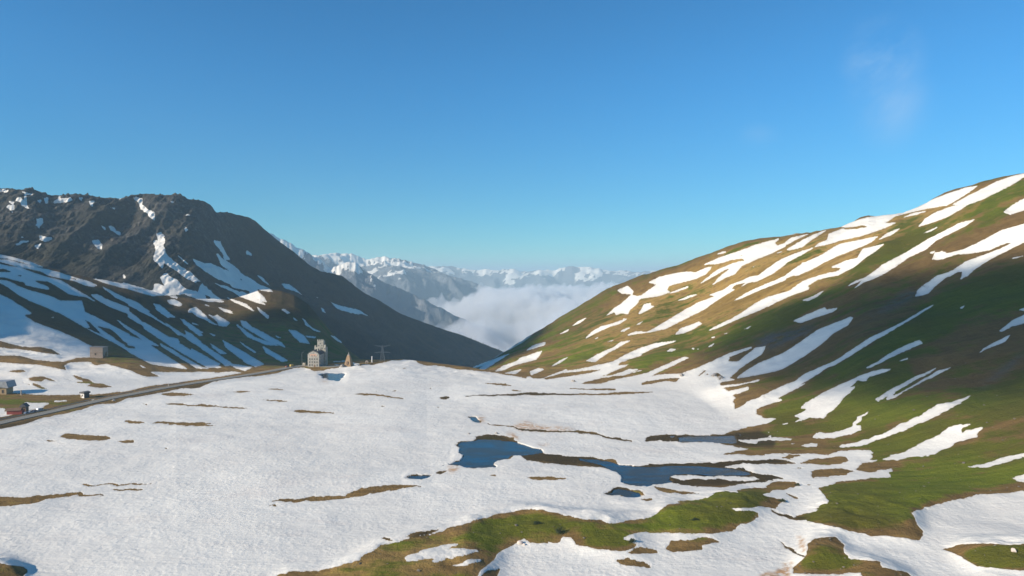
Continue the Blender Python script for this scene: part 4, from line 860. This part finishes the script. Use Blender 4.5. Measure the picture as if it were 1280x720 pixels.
# low ruined wall beyond
p = spot(458.5, 454, 0.3); t = thing('stone_hut', 'tiny ruined stone hut beside the slim white pillar', 'hut', p, R(10))
MB().box(-1.6, 1.6, -1.4, 1.4, 0, 2.3).prism([(-1.6, 2.3), (1.6, 2.3), (0.2, 3.4)], -1.4, 1.4).build('wall', M['stone'], t); MB().box(-0.4, 0.5, -1.46, -1.39, 0.2, 1.7).build('doorway', M['glass'], t)

# electricity pylon
p = spot(478, 452, 0.5); t = thing('pylon', 'grey steel lattice electricity pylon with two crossarm levels at the rim of the plain', 'pylon', p, R(8))
H = 18.5
def wid(z): return 2.3 * (1 - z / H) + 0.45
m = MB(); lv = [0, 3.2, 6.0, 8.4, 10.5, 12.4, 14.2, 15.8, 17.2, H]
for a, b in zip(lv[:-1], lv[1:]):
    wa, wb = wid(a), wid(b)
    ca = [(-wa, -wa, a), (wa, -wa, a), (wa, wa, a), (-wa, wa, a)]; cb = [(-wb, -wb, b), (wb, -wb, b), (wb, wb, b), (-wb, wb, b)]
    for i in range(4):
        j = (i + 1) % 4
        m.bar(ca[i], cb[i], 0.16, 4); m.bar(ca[i], cb[j], 0.08, 4); m.bar(ca[j], cb[i], 0.08, 4); m.bar(cb[i], cb[j], 0.07, 4)
m.build('lattice_tower', M['steel'], t)
def arm(z0, dz, L):
    m = MB()
    for sx in (-1, 1):
        tip = (sx * L, 0, z0 + dz)
        for sy in (-1, 1):
            m.bar((0, sy * 0.5, z0), tip, 0.15, 4); m.bar((0, sy * 0.5, z0 + 1.3), tip, 0.11, 4)
        for k in (0.25, 0.5, 0.75): m.bar((sx * L * k, 0, z0 + dz * k), (sx * L * (k + 0.1), 0, z0 + 1.3 * (1 - k - 0.1) + dz * (k + 0.1)), 0.07, 4)
    m.build('crossarm', M['steel'], t)
arm(10.6, 0.1, 9.0); arm(16.6, 2.4, 8.6)
for sx in (-8.8, -5.0, 5.0, 8.8):
    mm = MB()
    for k in range(5): mm.bar((sx, 0, 10.2 - k * 0.3), (sx, 0, 10.05 - k * 0.3), 0.17, 8)
    mm.build('insulator', M['glass'], t)

# stone shed on the grassy knoll to the left
p = spot(120, 447.6, 0.4); t = thing('stone_shed', 'square pinkish stone shed with one small window on the grassy knoll', 'shed', (p[0], p[1] + 5, p[2]), R(4))
MB().box(-6.7, 6.7, -5, 6, 0, 11.6).build('wall', M['stone'], t); MB().prism([(-7.0, 11.6), (7.0, 11.6), (7.0, 11.9), (-7.0, 12.5)], -5.3, 6.3).build('roof', M['stone'], t)
window(t, -0.9, -5, 3.6, 1.5, 1.9, frame='wood')
MB().box(-6.75, 6.75, -5.12, -5.0, 5.9, 6.2).build('string_course', M['wood'], t)
MB().box(6.72, 8.4, -2.6, 0.5, 0, 2.4).build('lean_to', M['wood'], t)
p = spot(131, 446.5, 0.4); t = thing('cairn', 'small ochre cairn of piled stones right of the square stone shed', 'cairn', (p[0] + 1.0, p[1] + 1.5, p[2]))
m = MB()
for k in range(7): m.box(-1.4 + 0.15 * k, 1.4 - 0.15 * k, -1.3 + 0.14 * k, 1.3 - 0.14 * k, k * 0.9, k * 0.9 + 0.85, 0.15)
m.build('pile', M['ochre'], t)

# cottage cut by the left edge of the picture
p = spot(0, 494, 0.5); t = thing('cottage', 'grey roofed ochre cottage at the far left edge above the road', 'cottage', (p[0] - 2.5, p[1] + 3, p[2]), R(6))
MB().prism([(-5, 0), (5, 0), (5, 7.0), (0, 8.6), (-5, 7.0)], 0, 9).build('wall', M['ochre'], t)
MB().prism([(6.6, 5.6), (7.0, 6.0), (5.5, 10.9), (-5.5, 10.9), (-7.0, 6.0), (-6.6, 5.6), (0, 6.6)], -1.2, 10.2).build('roof', M['greyroof'], t)
for xx in (-2.6, 2.4): window(t, xx, 0, 1.6, 1.3, 2.6, frame='wood')
p = spot(26.5, 493.5, 0.3); t = thing('stone_post', 'narrow grey stone marker on the verge behind the red shed', 'post', p)
MB().box(-0.5, 0.5, -0.5, 0.5, 0, 4.2, 0.1, 0.6).build('shaft', M['rock'], t); MB().box(-0.9, 0.9, -0.8, 0.8, 0, 0.5, 0.1).build('base', M['rock'], t)

# little hut by the junction
p = spot(104, 497.6, 0.3); t = thing('hut', 'little white fronted hut with a dark overhanging roof beside the road', 'hut', (p[0], p[1] + 2, p[2]), R(-24))
MB().box(-2.1, 2.1, -2, 2.4, 0, 4.0).build('wall', M['white'], t); MB().prism([(-2.9, 3.9), (2.9, 3.9), (2.7, 5.0), (0, 5.5), (-2.7, 5.0)], -2.5, 2.9).build('roof', M['slate'], t)
window(t, 0.2, -2, 1.7, 1.1, 1.2); MB().box(-1.8, -0.9, -2.07, -1.99, 0.1, 2.3).build('door', M['wood'], t); MB().box(2.12, 2.2, -1.9, 2.3, 0.05, 3.9).build('side_cladding', M['slate'], t)

# red shed, grey hut and the cars parked on the snow by the road
p = spot(16, 518.2, 0.3); t = thing('red_shed', 'low rust red shed with brown roof and white porch on the snow below the cottage', 'shed', (p[0], p[1] + 2, p[2]), R(14))
MB().prism([(-3.0, 0), (3.0, 0), (3.0, 3.0), (0, 4.4), (-3.0, 3.0)], 0, 0.01).build('end_wall', M['white'], t)
t_ = t
MB().box(-4.2, 5.2, -2.2, 2.6, 0, 3.1).build('wall', M['red'], t)
MB().prism([(-2.7, 3.0), (3.1, 3.0), (0.2, 4.7)], -4.4, 5.4).build('roof', M['roofbrown'], t).rotation_euler = (0, 0, R(90))
MB().box(-4.32, -4.21, -2.2, 2.6, 0, 3.1).box(-5.6, -4.35, -1.8, 2.2, 0, 2.6, 0.2, 0.8).build('porch', M['white'], t)
p = spot(27.6, 515.2, 0.3); t = thing('cabin', 'small dark grey cabin with a pitched roof right behind the low red shed', 'cabin', (p[0], p[1] + 2.5, p[2]), R(10))
MB().box(-1.8, 1.8, -2, 2, 0, 4.0).build('wall', M['wood'], t); MB().prism([(-2.6, 3.8), (2.6, 3.8), (0, 6.4)], -2.5, 2.5).build('roof', M['slate'], t); MB().box(-0.6, 0.5, -2.07, -1.99, 0.1, 2.3).build('door', M['slate'], t)

def make_car(name, label, paint, loc, rz, group, van=False):
    t = thing(name, label, 'van' if van else 'car', loc, rz, group)
    L, Wd, Hh = (5.0, 1.95, 2.2) if van else (4.3, 1.8, 1.5)
    if van: prof = [(-L/2, .35), (L/2, .35), (L/2, 1.0), (L/2 - .7, 1.25), (L/2 - 1.2, Hh - .1), (L/2 - 1.5, Hh), (-L/2 + .1, Hh), (-L/2, Hh - .3)]
    else: prof = [(-L/2, .35), (L/2, .35), (L/2, .72), (L/2 - .25, .88), (L/2 - 1.2, .98), (L/2 - 1.9, 1.45), (-L/2 + .9, 1.5), (-L/2 + .25, 1.05), (-L/2, .95)]
    m = MB(); m.prism(prof, -Wd/2, Wd/2); bmesh.ops.bevel(m.bm, geom=list(m.bm.edges), offset=0.06, segments=2, affect='EDGES'); m.build('body', M[paint], t)
    if van: wn = [(L/2 - 1.55, 1.3), (L/2 - .85, 1.3), (L/2 - 1.3, 1.95), (L/2 - 1.55, 1.95)]
    else: wn = [(-L/2 + .55, 1.0), (L/2 - 1.35, 1.0), (L/2 - 1.95, 1.38), (-L/2 + .98, 1.41)]
    for s_ in (-1, 1): MB().prism(wn, s_ * (Wd/2 + 0.005), s_ * (Wd/2 + 0.03)).build('side_window', M['glass'], t)
    for sx in (-L/2 + .85, L/2 - .85):
        for sy in (-1, 1):
            w_ = MB().bar((sx, sy * (Wd/2 - .12), .34), (sx, sy * (Wd/2 + .04), .34), .34, 16).build('wheel', M['rubber'], t)
            MB().bar((sx, sy * (Wd/2 + .04), .34), (sx, sy * (Wd/2 + .07), .34), .19, 12).build('rim', M['steel'], w_)
    for sy in (-1, 1):
        MB().box(L/2 - .05, L/2 + .02, sy * .6 - .18, sy * .6 + .18, .6, .76).build('headlight', M['white'], t)
        MB().box(-L/2 - .02, -L/2 + .05, sy * .65 - .12, sy * .65 + .12, .7, .9).build('tail_light', M['red'], t)
    return t
for (u, v, nm, lab, pt, rz, vn) in ((34, 517.2, 'parked_car', 'silver blue car parked beside the road, nearest to the dark grey cabin', 'cargrey', 78, False), (38.5, 516.4, 'parked_car', 'pale silver car parked between the grey blue and the dark blue one', 'carsilver', 80, False),
                     (44, 515.2, 'parked_car', 'dark blue car parked by the road between the two silver ones', 'carblue', 76, False), (50, 514.0, 'parked_car', 'silver van parked last in the row by the road, farthest from the dark grey cabin', 'carsilver', 80, True)):
    p = hit(u, v); p = (p[0], p[1], ground_z(p[0], p[1]) + 0.02); make_car('parked_van' if vn else nm, lab, pt, p, R(rz), 'vehicles parked by the road near the red shed', vn)
p = hit(357.5, 460.2); make_car('parked_car', 'dull red car parked on the road verge just before the tall gabled building', 'cardull', (p[0], p[1] + 4, ROADZ + 0.2), R(60), None)
p = hit(363.5, 459.3); make_car('parked_van', 'yellow van parked on the road verge ahead of the dull red car', 'yellow', (p[0], p[1] + 4, ROADZ + 0.2), R(60), None, True)

# white marker post on the road's edge
p = hit(210.5, 482.5); t = thing('marker_post', 'white snow marker post standing on the outer edge of the road', 'post', (p[0], p[1], p[2] - 0.2))
MB().bar((0, 0, 0), (0, 0, 2.4), 0.28, 10, 0.22).build('shaft', M['white'], t); MB().bar((0, 0, 2.4), (0, 0, 2.7), 0.24, 10, 0.05).build('cap', M['red'], t)
# crash barrier on the uphill side of the near stretch of road
mrail = MB(); m = None
t = thing('crash_barrier', 'long dark crash barrier along the uphill edge of the near road', 'barrier', (0, 0, 0))
kk = [i for i in range(len(L)) if -430 < L[i, 0] < -286]
Q = L[kk] + Nn[kk] * 5.2
for a, b in zip(Q[:-1], Q[1:]): mrail.bar((a[0], a[1], ROADZ + 0.95), (b[0], b[1], ROADZ + 0.95), 0.22, 6)
mrail.build('rail', M['steel'], t)
acc = 0; 
for a, b in zip(Q[:-1], Q[1:]):
    d_ = np.hypot(*(b - a)); acc += d_
    if acc > 8: acc = 0; MB().box(b[0] - .1, b[0] + .1, b[1] - .1, b[1] + .1, ROADZ - 0.6, ROADZ + 1.1).build('post', M['steel'], t)

# boulders
def boulder(u, v, r, label, mat, seed, flat=0.7):
    bm = bmesh.new(); bmesh.ops.create_icosphere(bm, subdivisions=3, radius=r)
    P = np.array([q.co[:] for q in bm.verts]); k = 1 + 0.45 * fbm(P[:, 0] / r + seed, P[:, 1] / r + P[:, 2] / r * 0.7, 3, seed)
    for q, kk_ in zip(bm.verts, k): q.co = Vector((q.co.x * kk_, q.co.y * kk_ * 0.85, q.co.z * kk_ * flat))
    me = bpy.data.meshes.new('boulder'); bm.to_mesh(me); bm.free(); me.materials.append(M[mat])
    o = bpy.data.objects.new('boulder', me); COL.objects.link(o); x, y, z = hit(u, v); o.location = (x, y, z + r * flat * 0.35); o.rotation_euler = (0, 0, seed)
    return tag(o, label, 'boulder', 'boulders lying about the pass')
boulder(650, 679, 1.0, 'pale pink boulder on the snow edge under the green knoll', 'pinkrock', 3)
boulder(655, 681, 0.6, 'smaller pink rock just right of the pale pink boulder below the knoll', 'pinkrock', 4)
boulder(1267, 689, 0.8, 'pale boulder in the green patch at the lower right corner', 'pinkrock', 5, 1.0)
boulder(717, 477, 1.9, 'brown boulder alone on the snow apron at the foot of the right slope', 'rock', 6)
boulder(142, 501, 1.1, 'pinkish boulder on the outer verge of the road by the little hut', 'pinkrock', 7)
boulder(428, 458.5, 2.6, 'dark rounded boulder on the snow right of the tall gabled building', 'rock', 8)
boulder(66, 397.5, 1.6, 'whitish boulder in the brown band across the left slope', 'pinkrock', 9)
boulder(586, 542.5, 0.8, 'small dark stone at the top edge of the largest pond', 'rock', 10)
boulder(621, 542, 1.0, 'dark stone on the brown rim of the largest pond', 'rock', 11)
boulder(852, 469.5, 2.0, 'dark rock poking out of the snow apron, leftmost of three', 'rock', 12)
boulder(893, 470, 2.4, 'dark rock poking out of the snow apron, middle of three', 'rock', 13)
boulder(901, 473, 2.6, 'dark rock poking out of the snow apron, rightmost of three', 'rock', 14)

# dark shrubs in the hollows of the green knolls
def shrub(u, v, w_, h_, label, seed):
    rg_ = random.Random(seed); x, y, z = hit(u, v)
    t = thing('shrub', label, 'shrub', (x, y, z - 0.1), 0, 'shrubs on the green knolls')
    st = MB()
    for i in range(7):
        a = rg_.uniform(0, 6.28); st.bar((0, 0, 0), (math.cos(a) * w_ * 0.6, math.sin(a) * w_ * 0.4, h_ * 0.7), 0.05, 5, 0.02)
    st.build('stem', M['bark'], t)
    bm = bmesh.new()
    for i in range(900):
        a = rg_.uniform(0, 6.28); r = rg_.random() ** 0.5; zz = rg_.random() ** 0.7
        k = math.sqrt(max(0.05, 1 - zz * zz * 0.9)) * (0.75 + 0.35 * math.sin(3 * a + seed))
        c = Vector((math.cos(a) * r * w_ * k, math.sin(a) * r * w_ * 0.7 * k, 0.1 + zz * h_ * (0.8 + 0.25 * math.sin(2 * a + seed))))
        d1 = Vector((rg_.uniform(-1, 1), rg_.uniform(-1, 1), rg_.uniform(-1, 1))).normalized() * 0.13; d2 = d1.orthogonal().normalized() * 0.07
        bm.faces.new([bm.verts.new(c + q) for q in (d1, d2, -d1, -d2)])
    me = bpy.data.meshes.new('foliage'); bm.to_mesh(me); bm.free(); me.materials.append(M['leaf'])
    o = bpy.data.objects.new('foliage', me); COL.objects.link(o); o.parent = t
shrub(699, 667, 2.6, 2.4, 'largest dark shrub, in the notch between the two green knolls', 1)
shrub(671, 655, 2.2, 1.1, 'low dark shrub near the crest of the green knoll', 2)
shrub(790, 678, 1.8, 1.5, 'dark shrub at the right end of the small round green knoll', 3)
shrub(869, 650, 1.9, 0.9, 'small dark shrub in the middle of the long green knoll', 4)
shrub(978, 627, 2.3, 1.2, 'dark shrub at the right hand tip of the long green knoll', 5)
shrub(997, 607, 1.5, 1.2, 'dark shrub at the end of the small olive knoll beyond the long one', 6)

# conifers on the far flank, a few pixels each
def conifer(h_, seed):
    rg_ = random.Random(seed); m = MB(); m.bar((0, 0, 0), (0, 0, h_ * 0.95), 0.3, 6, 0.05)
    z = h_ * 0.12; 
    while z < h_ * 0.97:
        r = (1 - z / h_) * h_ * 0.24 + 0.25; n_ = 9
        for i in range(n_):
            a = 2 * math.pi * i / n_ + rg_.uniform(-.3, .3); rr = r * rg_.uniform(0.7, 1.15)
            p0 = Vector((0, 0, z + r * 0.35)); p1 = Vector((math.cos(a) * rr, math.sin(a) * rr, z - r * 0.1)); s_ = Vector((-math.sin(a), math.cos(a), 0)) * rr * 0.3
            m.bm.faces.new([m.bm.verts.new(q) for q in (p0, p1 * 0.75 + p0 * 0.25 + s_, p1, p1 * 0.75 + p0 * 0.25 - s_)])
        z += h_ * 0.06
    me = bpy.data.meshes.new('conifer'); m.bm.to_mesh(me); m.bm.free(); me.materials.append(M['needle']); return me
cm = [conifer(15, 1), conifer(12, 2), conifer(18, 3)]
crow = int(np.argmin(np.abs(MS[:, 0] - 2.93)))
for k in range(34):
    u = 556 + k * 2.3 + random.uniform(-0.9, 0.9); c = int(np.searchsorted(us1, u)); r_ = crow - random.choice((0, 0, 1, 3))
    o = bpy.data.objects.new('conifer', cm[k % 3]); COL.objects.link(o)
    o.location = (MX[r_, c], MY[r_, c], MZ[r_, c] - 1.5); o.rotation_euler = (0, 0, random.uniform(0, 6)); s_ = random.uniform(0.45, 1.0); o.scale = (s_, s_, s_)
    tag(o, 'tiny dark conifer on the far ridge that falls to the sea of clouds', 'conifer', 'conifers along the far ridge')

# loose stones strewn over the bare ground
bm = bmesh.new(); rs = random.Random(5); got = 0
while got < 420:
    u = rs.uniform(0, 1279); v = rs.uniform(430, 719)
    if sample(SNOWH, np.array([u]), np.array([v]))[0] > 0.72 or sample(SNOW, np.array([u]), np.array([v]))[0] > 0.3 or sample(WATERW, np.array([u]), np.array([v]))[0] > 0.1: continue
    x, y, z = hit(u, v); r = rs.uniform(0.12, 0.28) * (1 + (rs.random() ** 6) * 2.2); got += 1
    if x < -100 and abs(dist_poly(np.array([x]), np.array([y]), RL)[0]) < 9: continue
    q = [Vector((rs.uniform(-1, 1), rs.uniform(-1, 1), rs.uniform(-0.5, 0.9))).normalized() * r * rs.uniform(0.7, 1.2) for _ in range(12)]
    vs = [bm.verts.new((x + p_.x, y + p_.y, z + p_.z * 0.7 + 0.05)) for p_ in q]
    h_ = bmesh.ops.convex_hull(bm, input=vs)
    bmesh.ops.delete(bm, geom=[g_ for g_ in h_['geom_interior'] if isinstance(g_, bmesh.types.BMVert)], context='VERTS')
me = bpy.data.meshes.new('loose_stones'); bm.to_mesh(me); bm.free(); me.materials.append(simple_mat('dark_lichened_stone', (0.10, 0.085, 0.06), (0.20, 0.17, 0.13), 0.8))
o = bpy.data.objects.new('loose_stones', me); COL.objects.link(o); o['kind'] = 'stuff'
# ------------------------------------------------------------------ light, sky, air
ELEV = R(24); SX, SY = -0.87, -0.49
nrm = math.hypot(SX, SY); SX /= nrm; SY /= nrm
sunv = (SX * math.cos(ELEV), SY * math.cos(ELEV), math.sin(ELEV))
sd = bpy.data.lights.new('sun', 'SUN'); sd.energy = 4.9; sd.angle = R(0.5); sd.color = (1.0, 0.88, 0.73)
so = bpy.data.objects.new('sun', sd); COL.objects.link(so)
from mathutils import Vector
so.rotation_euler = Vector(sunv).to_track_quat('Z', 'Y').to_euler(); so.location = (-300, -300, 600)
w = bpy.data.worlds.new('World'); scene.world = w; w.use_nodes = True
nt = w.node_tree; nt.nodes.clear(); g = NG(nt)
sky = g.n('ShaderNodeTexSky', sky_type='NISHITA'); sky.sun_disc = False
sky.sun_elevation = ELEV; sky.sun_rotation = math.atan2(SX, SY); sky.altitude = 2200; sky.air_density = 1.0; sky.dust_density = 0.3; sky.ozone_density = 3.0
bg = g.n('ShaderNodeBackground'); out = g.n('ShaderNodeOutputWorld')
tc = g.n('ShaderNodeTexCoord').outputs['Generated']
# one faint wisp of cirrus high on the right
def dirn(u, v):
    dx, dz = ray(u, v); q = Vector((dx, 1, dz)).normalized(); return q
sep = g.n('ShaderNodeSeparateXYZ'); nt.links.new(tc, sep.inputs[0])
wx = g.math('DIVIDE', sep.outputs[0], g.math('MAXIMUM', sep.outputs[1], 0.05)); wz = g.math('DIVIDE', sep.outputs[2], g.math('MAXIMUM', sep.outputs[1], 0.05))
def blob(u, v, ru, rv):
    dx, dz = ray(u, v)
    a = g.math('DIVIDE', g.math('SUBTRACT', wx, dx), ru / F); b = g.math('DIVIDE', g.math('SUBTRACT', wz, dz), rv / F)
    r = g.math('SQRT', g.math('ADD', g.math('MULTIPLY', a, a), g.math('MULTIPLY', b, b)))
    return g.math('SUBTRACT', 1.0, g.ramp(r, 0.0, 1.0))
b_ = g.math('MAXIMUM', g.math('MAXIMUM', blob(1104, 72, 66, 66), g.math('MULTIPLY', blob(1110, 125, 70, 75), 0.6)), g.math('MULTIPLY', blob(948, 170, 34, 22), 0.18))
nz_ = g.noise(g.mapping(tc, (1.0, 1, 0.9), (0, 0.5, 0.3)), 6.0, 8, 0.62, 0.5)
wisp = g.math('MULTIPLY', b_, g.ramp(nz_, 0.36, 0.68))
sep_z = g.math('MULTIPLY', sep.outputs[2], 1.0)
tint = g.n('ShaderNodeMix', data_type='RGBA', blend_type='MULTIPLY'); tint.inputs[0].default_value = 1.0
nt.links.new(sky.outputs[0], tint.inputs[6]); nt.links.new(g.mix(g.ramp(sep_z, 0.0, 0.30), (0.35, 0.75, 0.81), (0.32, 0.93, 1.16)), tint.inputs[7])
col = g.mix(g.math('MULTIPLY', wisp, 0.75), tint.outputs[2], (3.6, 5.0, 6.6))
nt.links.new(col, bg.inputs[0]); bg.inputs[1].default_value = 0.10
nt.links.new(bg.outputs[0], out.inputs[0])

def volume_mat(name, color, density, aniso=0.0):
    m = bpy.data.materials.new(name); m.use_nodes = True; nt = m.node_tree; nt.nodes.clear()
    o = nt.nodes.new('ShaderNodeOutputMaterial'); v = nt.nodes.new('ShaderNodeVolumePrincipled')
    v.inputs['Color'].default_value = (*color, 1); v.inputs['Density'].default_value = density; v.inputs['Anisotropy'].default_value = aniso
    nt.links.new(v.outputs[0], o.inputs['Volume']); return m
def box_obj(name, lo, hi, mat):
    bm = bmesh.new(); bmesh.ops.create_cube(bm, size=1)
    for v in bm.verts:
        v.co = [lo[i] + (v.co[i] + 0.5) * (hi[i] - lo[i]) for i in range(3)]
    me = bpy.data.meshes.new(name); bm.to_mesh(me); bm.free(); me.materials.append(mat)
    o = bpy.data.objects.new(name, me); COL.objects.link(o); return o
hz = box_obj('haze', (-61000, -7000, -1080), (61000, 91000, 520), volume_mat('thin_air', (0.58, 0.79, 0.90), 6.2e-5))
hz['kind'] = 'stuff'

# sea of clouds lying in the valley beyond the pass
def cloud_slab(name, u0, u1_, nu, y0, y1_, ny, topz, seed, scale, amp, thick, dens):
    us_ = np.linspace(u0, u1_, nu)[None, :]; ys = np.geomspace(y0, y1_, ny)[:, None]
    Xg = (us_ - 640) / F * ys; Yg = np.broadcast_to(ys, Xg.shape)
    def bil(sc, sd_): return np.abs(vnoise(Xg / sc, Yg / (sc * 1.3), sd_))
    b = 1 - (0.55 * bil(scale, seed) + 0.32 * bil(scale / 2.1, seed + 1) + 0.2 * bil(scale / 4.5, seed + 2) + 0.12 * bil(scale / 10, seed + 3)) * 1.7
    bigs = fbm(Xg / (scale * 2.2), Yg / (scale * 2.6), 3, seed + 9)
    T = topz(us_, ys) + amp * (b - 0.5) + amp * 0.8 * bigs
    e = np.minimum(np.minimum(np.arange(nu)[None, :], nu - 1 - np.arange(nu)[None, :]) / 6.0, np.minimum(np.arange(ny)[:, None], ny - 1 - np.arange(ny)[:, None]) / 6.0)
    e = np.clip(e, 0, 1); e = np.sqrt(e * (2 - e))
    B = T * 0 + topz(us_, ys) - thick
    T = B + 4 + (T - B) * e
    nv = nu * ny; idx = np.arange(nv).reshape(ny, nu)
    co = np.concatenate([np.stack([Xg, Yg, T], -1).reshape(-1, 3), np.stack([Xg, Yg, B], -1).reshape(-1, 3)])
    qt = np.stack([idx[:-1, :-1], idx[:-1, 1:], idx[1:, 1:], idx[1:, :-1]], -1).reshape(-1, 4)
    qb = qt[:, ::-1] + nv
    ring = np.concatenate([idx[0, :], idx[1:, -1], idx[-1, -2::-1], idx[-2:0:-1, 0]]); r2 = np.roll(ring, -1)
    qs = np.stack([ring, ring + nv, r2 + nv, r2], -1)
    q = np.concatenate([qt, qb, qs])
    me = bpy.data.meshes.new(name); me.from_pydata(co.tolist(), [], q.tolist()); me.update()
    me.materials.append(volume_mat(name + '_vapour', (0.99, 0.99, 0.995), dens, 0.2))
    o = bpy.data.objects.new(name, me); COL.objects.link(o); o['kind'] = 'stuff'; return o
cloud_slab('sea_of_clouds', 300, 1050, 340, 4700, 15500, 320, lambda u, y: -345 + 110 * sstep(6500, 12000, y) - 120 * sstep(5300, 4700, y) + 0 * u, 200, 800, 330, 480, 0.006)

# a fair weather cloud above and behind the viewer, whose shadow lies across the right hand slope
def cloud_over(target, alt, size, seed, dens):
    L = (alt - target[2]) / sunv[2]; c = Vector(target) + Vector(sunv) * L
    bm = bmesh.new(); bmesh.ops.create_icosphere(bm, subdivisions=5, radius=1)
    P = np.array([v.co[:] for v in bm.verts])
    d = 1 + 0.35 * fbm(P[:, 0] * 1.6 + 5, P[:, 1] * 1.6 + P[:, 2], 4, seed)
    for v, k in zip(bm.verts, d):
        v.co = Vector((v.co.x * size[0] * k, v.co.y * size[1] * k, v.co.z * size[2] * k)) 
    me = bpy.data.meshes.new('cloud'); bm.to_mesh(me); bm.free(); me.materials.append(volume_mat('cloud_vapour', (0.99, 0.99, 0.99), dens))
    o = bpy.data.objects.new('cloud', me); COL.objects.link(o); o.location = c
    o['kind'] = 'stuff'
    o.rotation_euler = (0, 0, R(0))
    return o

cloud_over((375, 575, 55), 1500, (245, 175, 85), 5, 0.0078)
cloud_over((-300, 1010, 20), 1500, (330, 240, 65), 8, 0.026)  # second cloud out of view, added only to shade the left spur
scene.view_settings.view_transform = 'Standard'; scene.view_settings.look = 'None'; scene.view_settings.gamma = 1.0
scene.view_settings.use_curve_mapping = False; scene.view_settings.exposure = 0.45
scene.render.engine = 'CYCLES'
cy = scene.cycles
cy.max_bounces = 8; cy.diffuse_bounces = 3; cy.glossy_bounces = 3; cy.volume_bounces = 4; cy.transparent_max_bounces = 16
cy.use_denoising = True
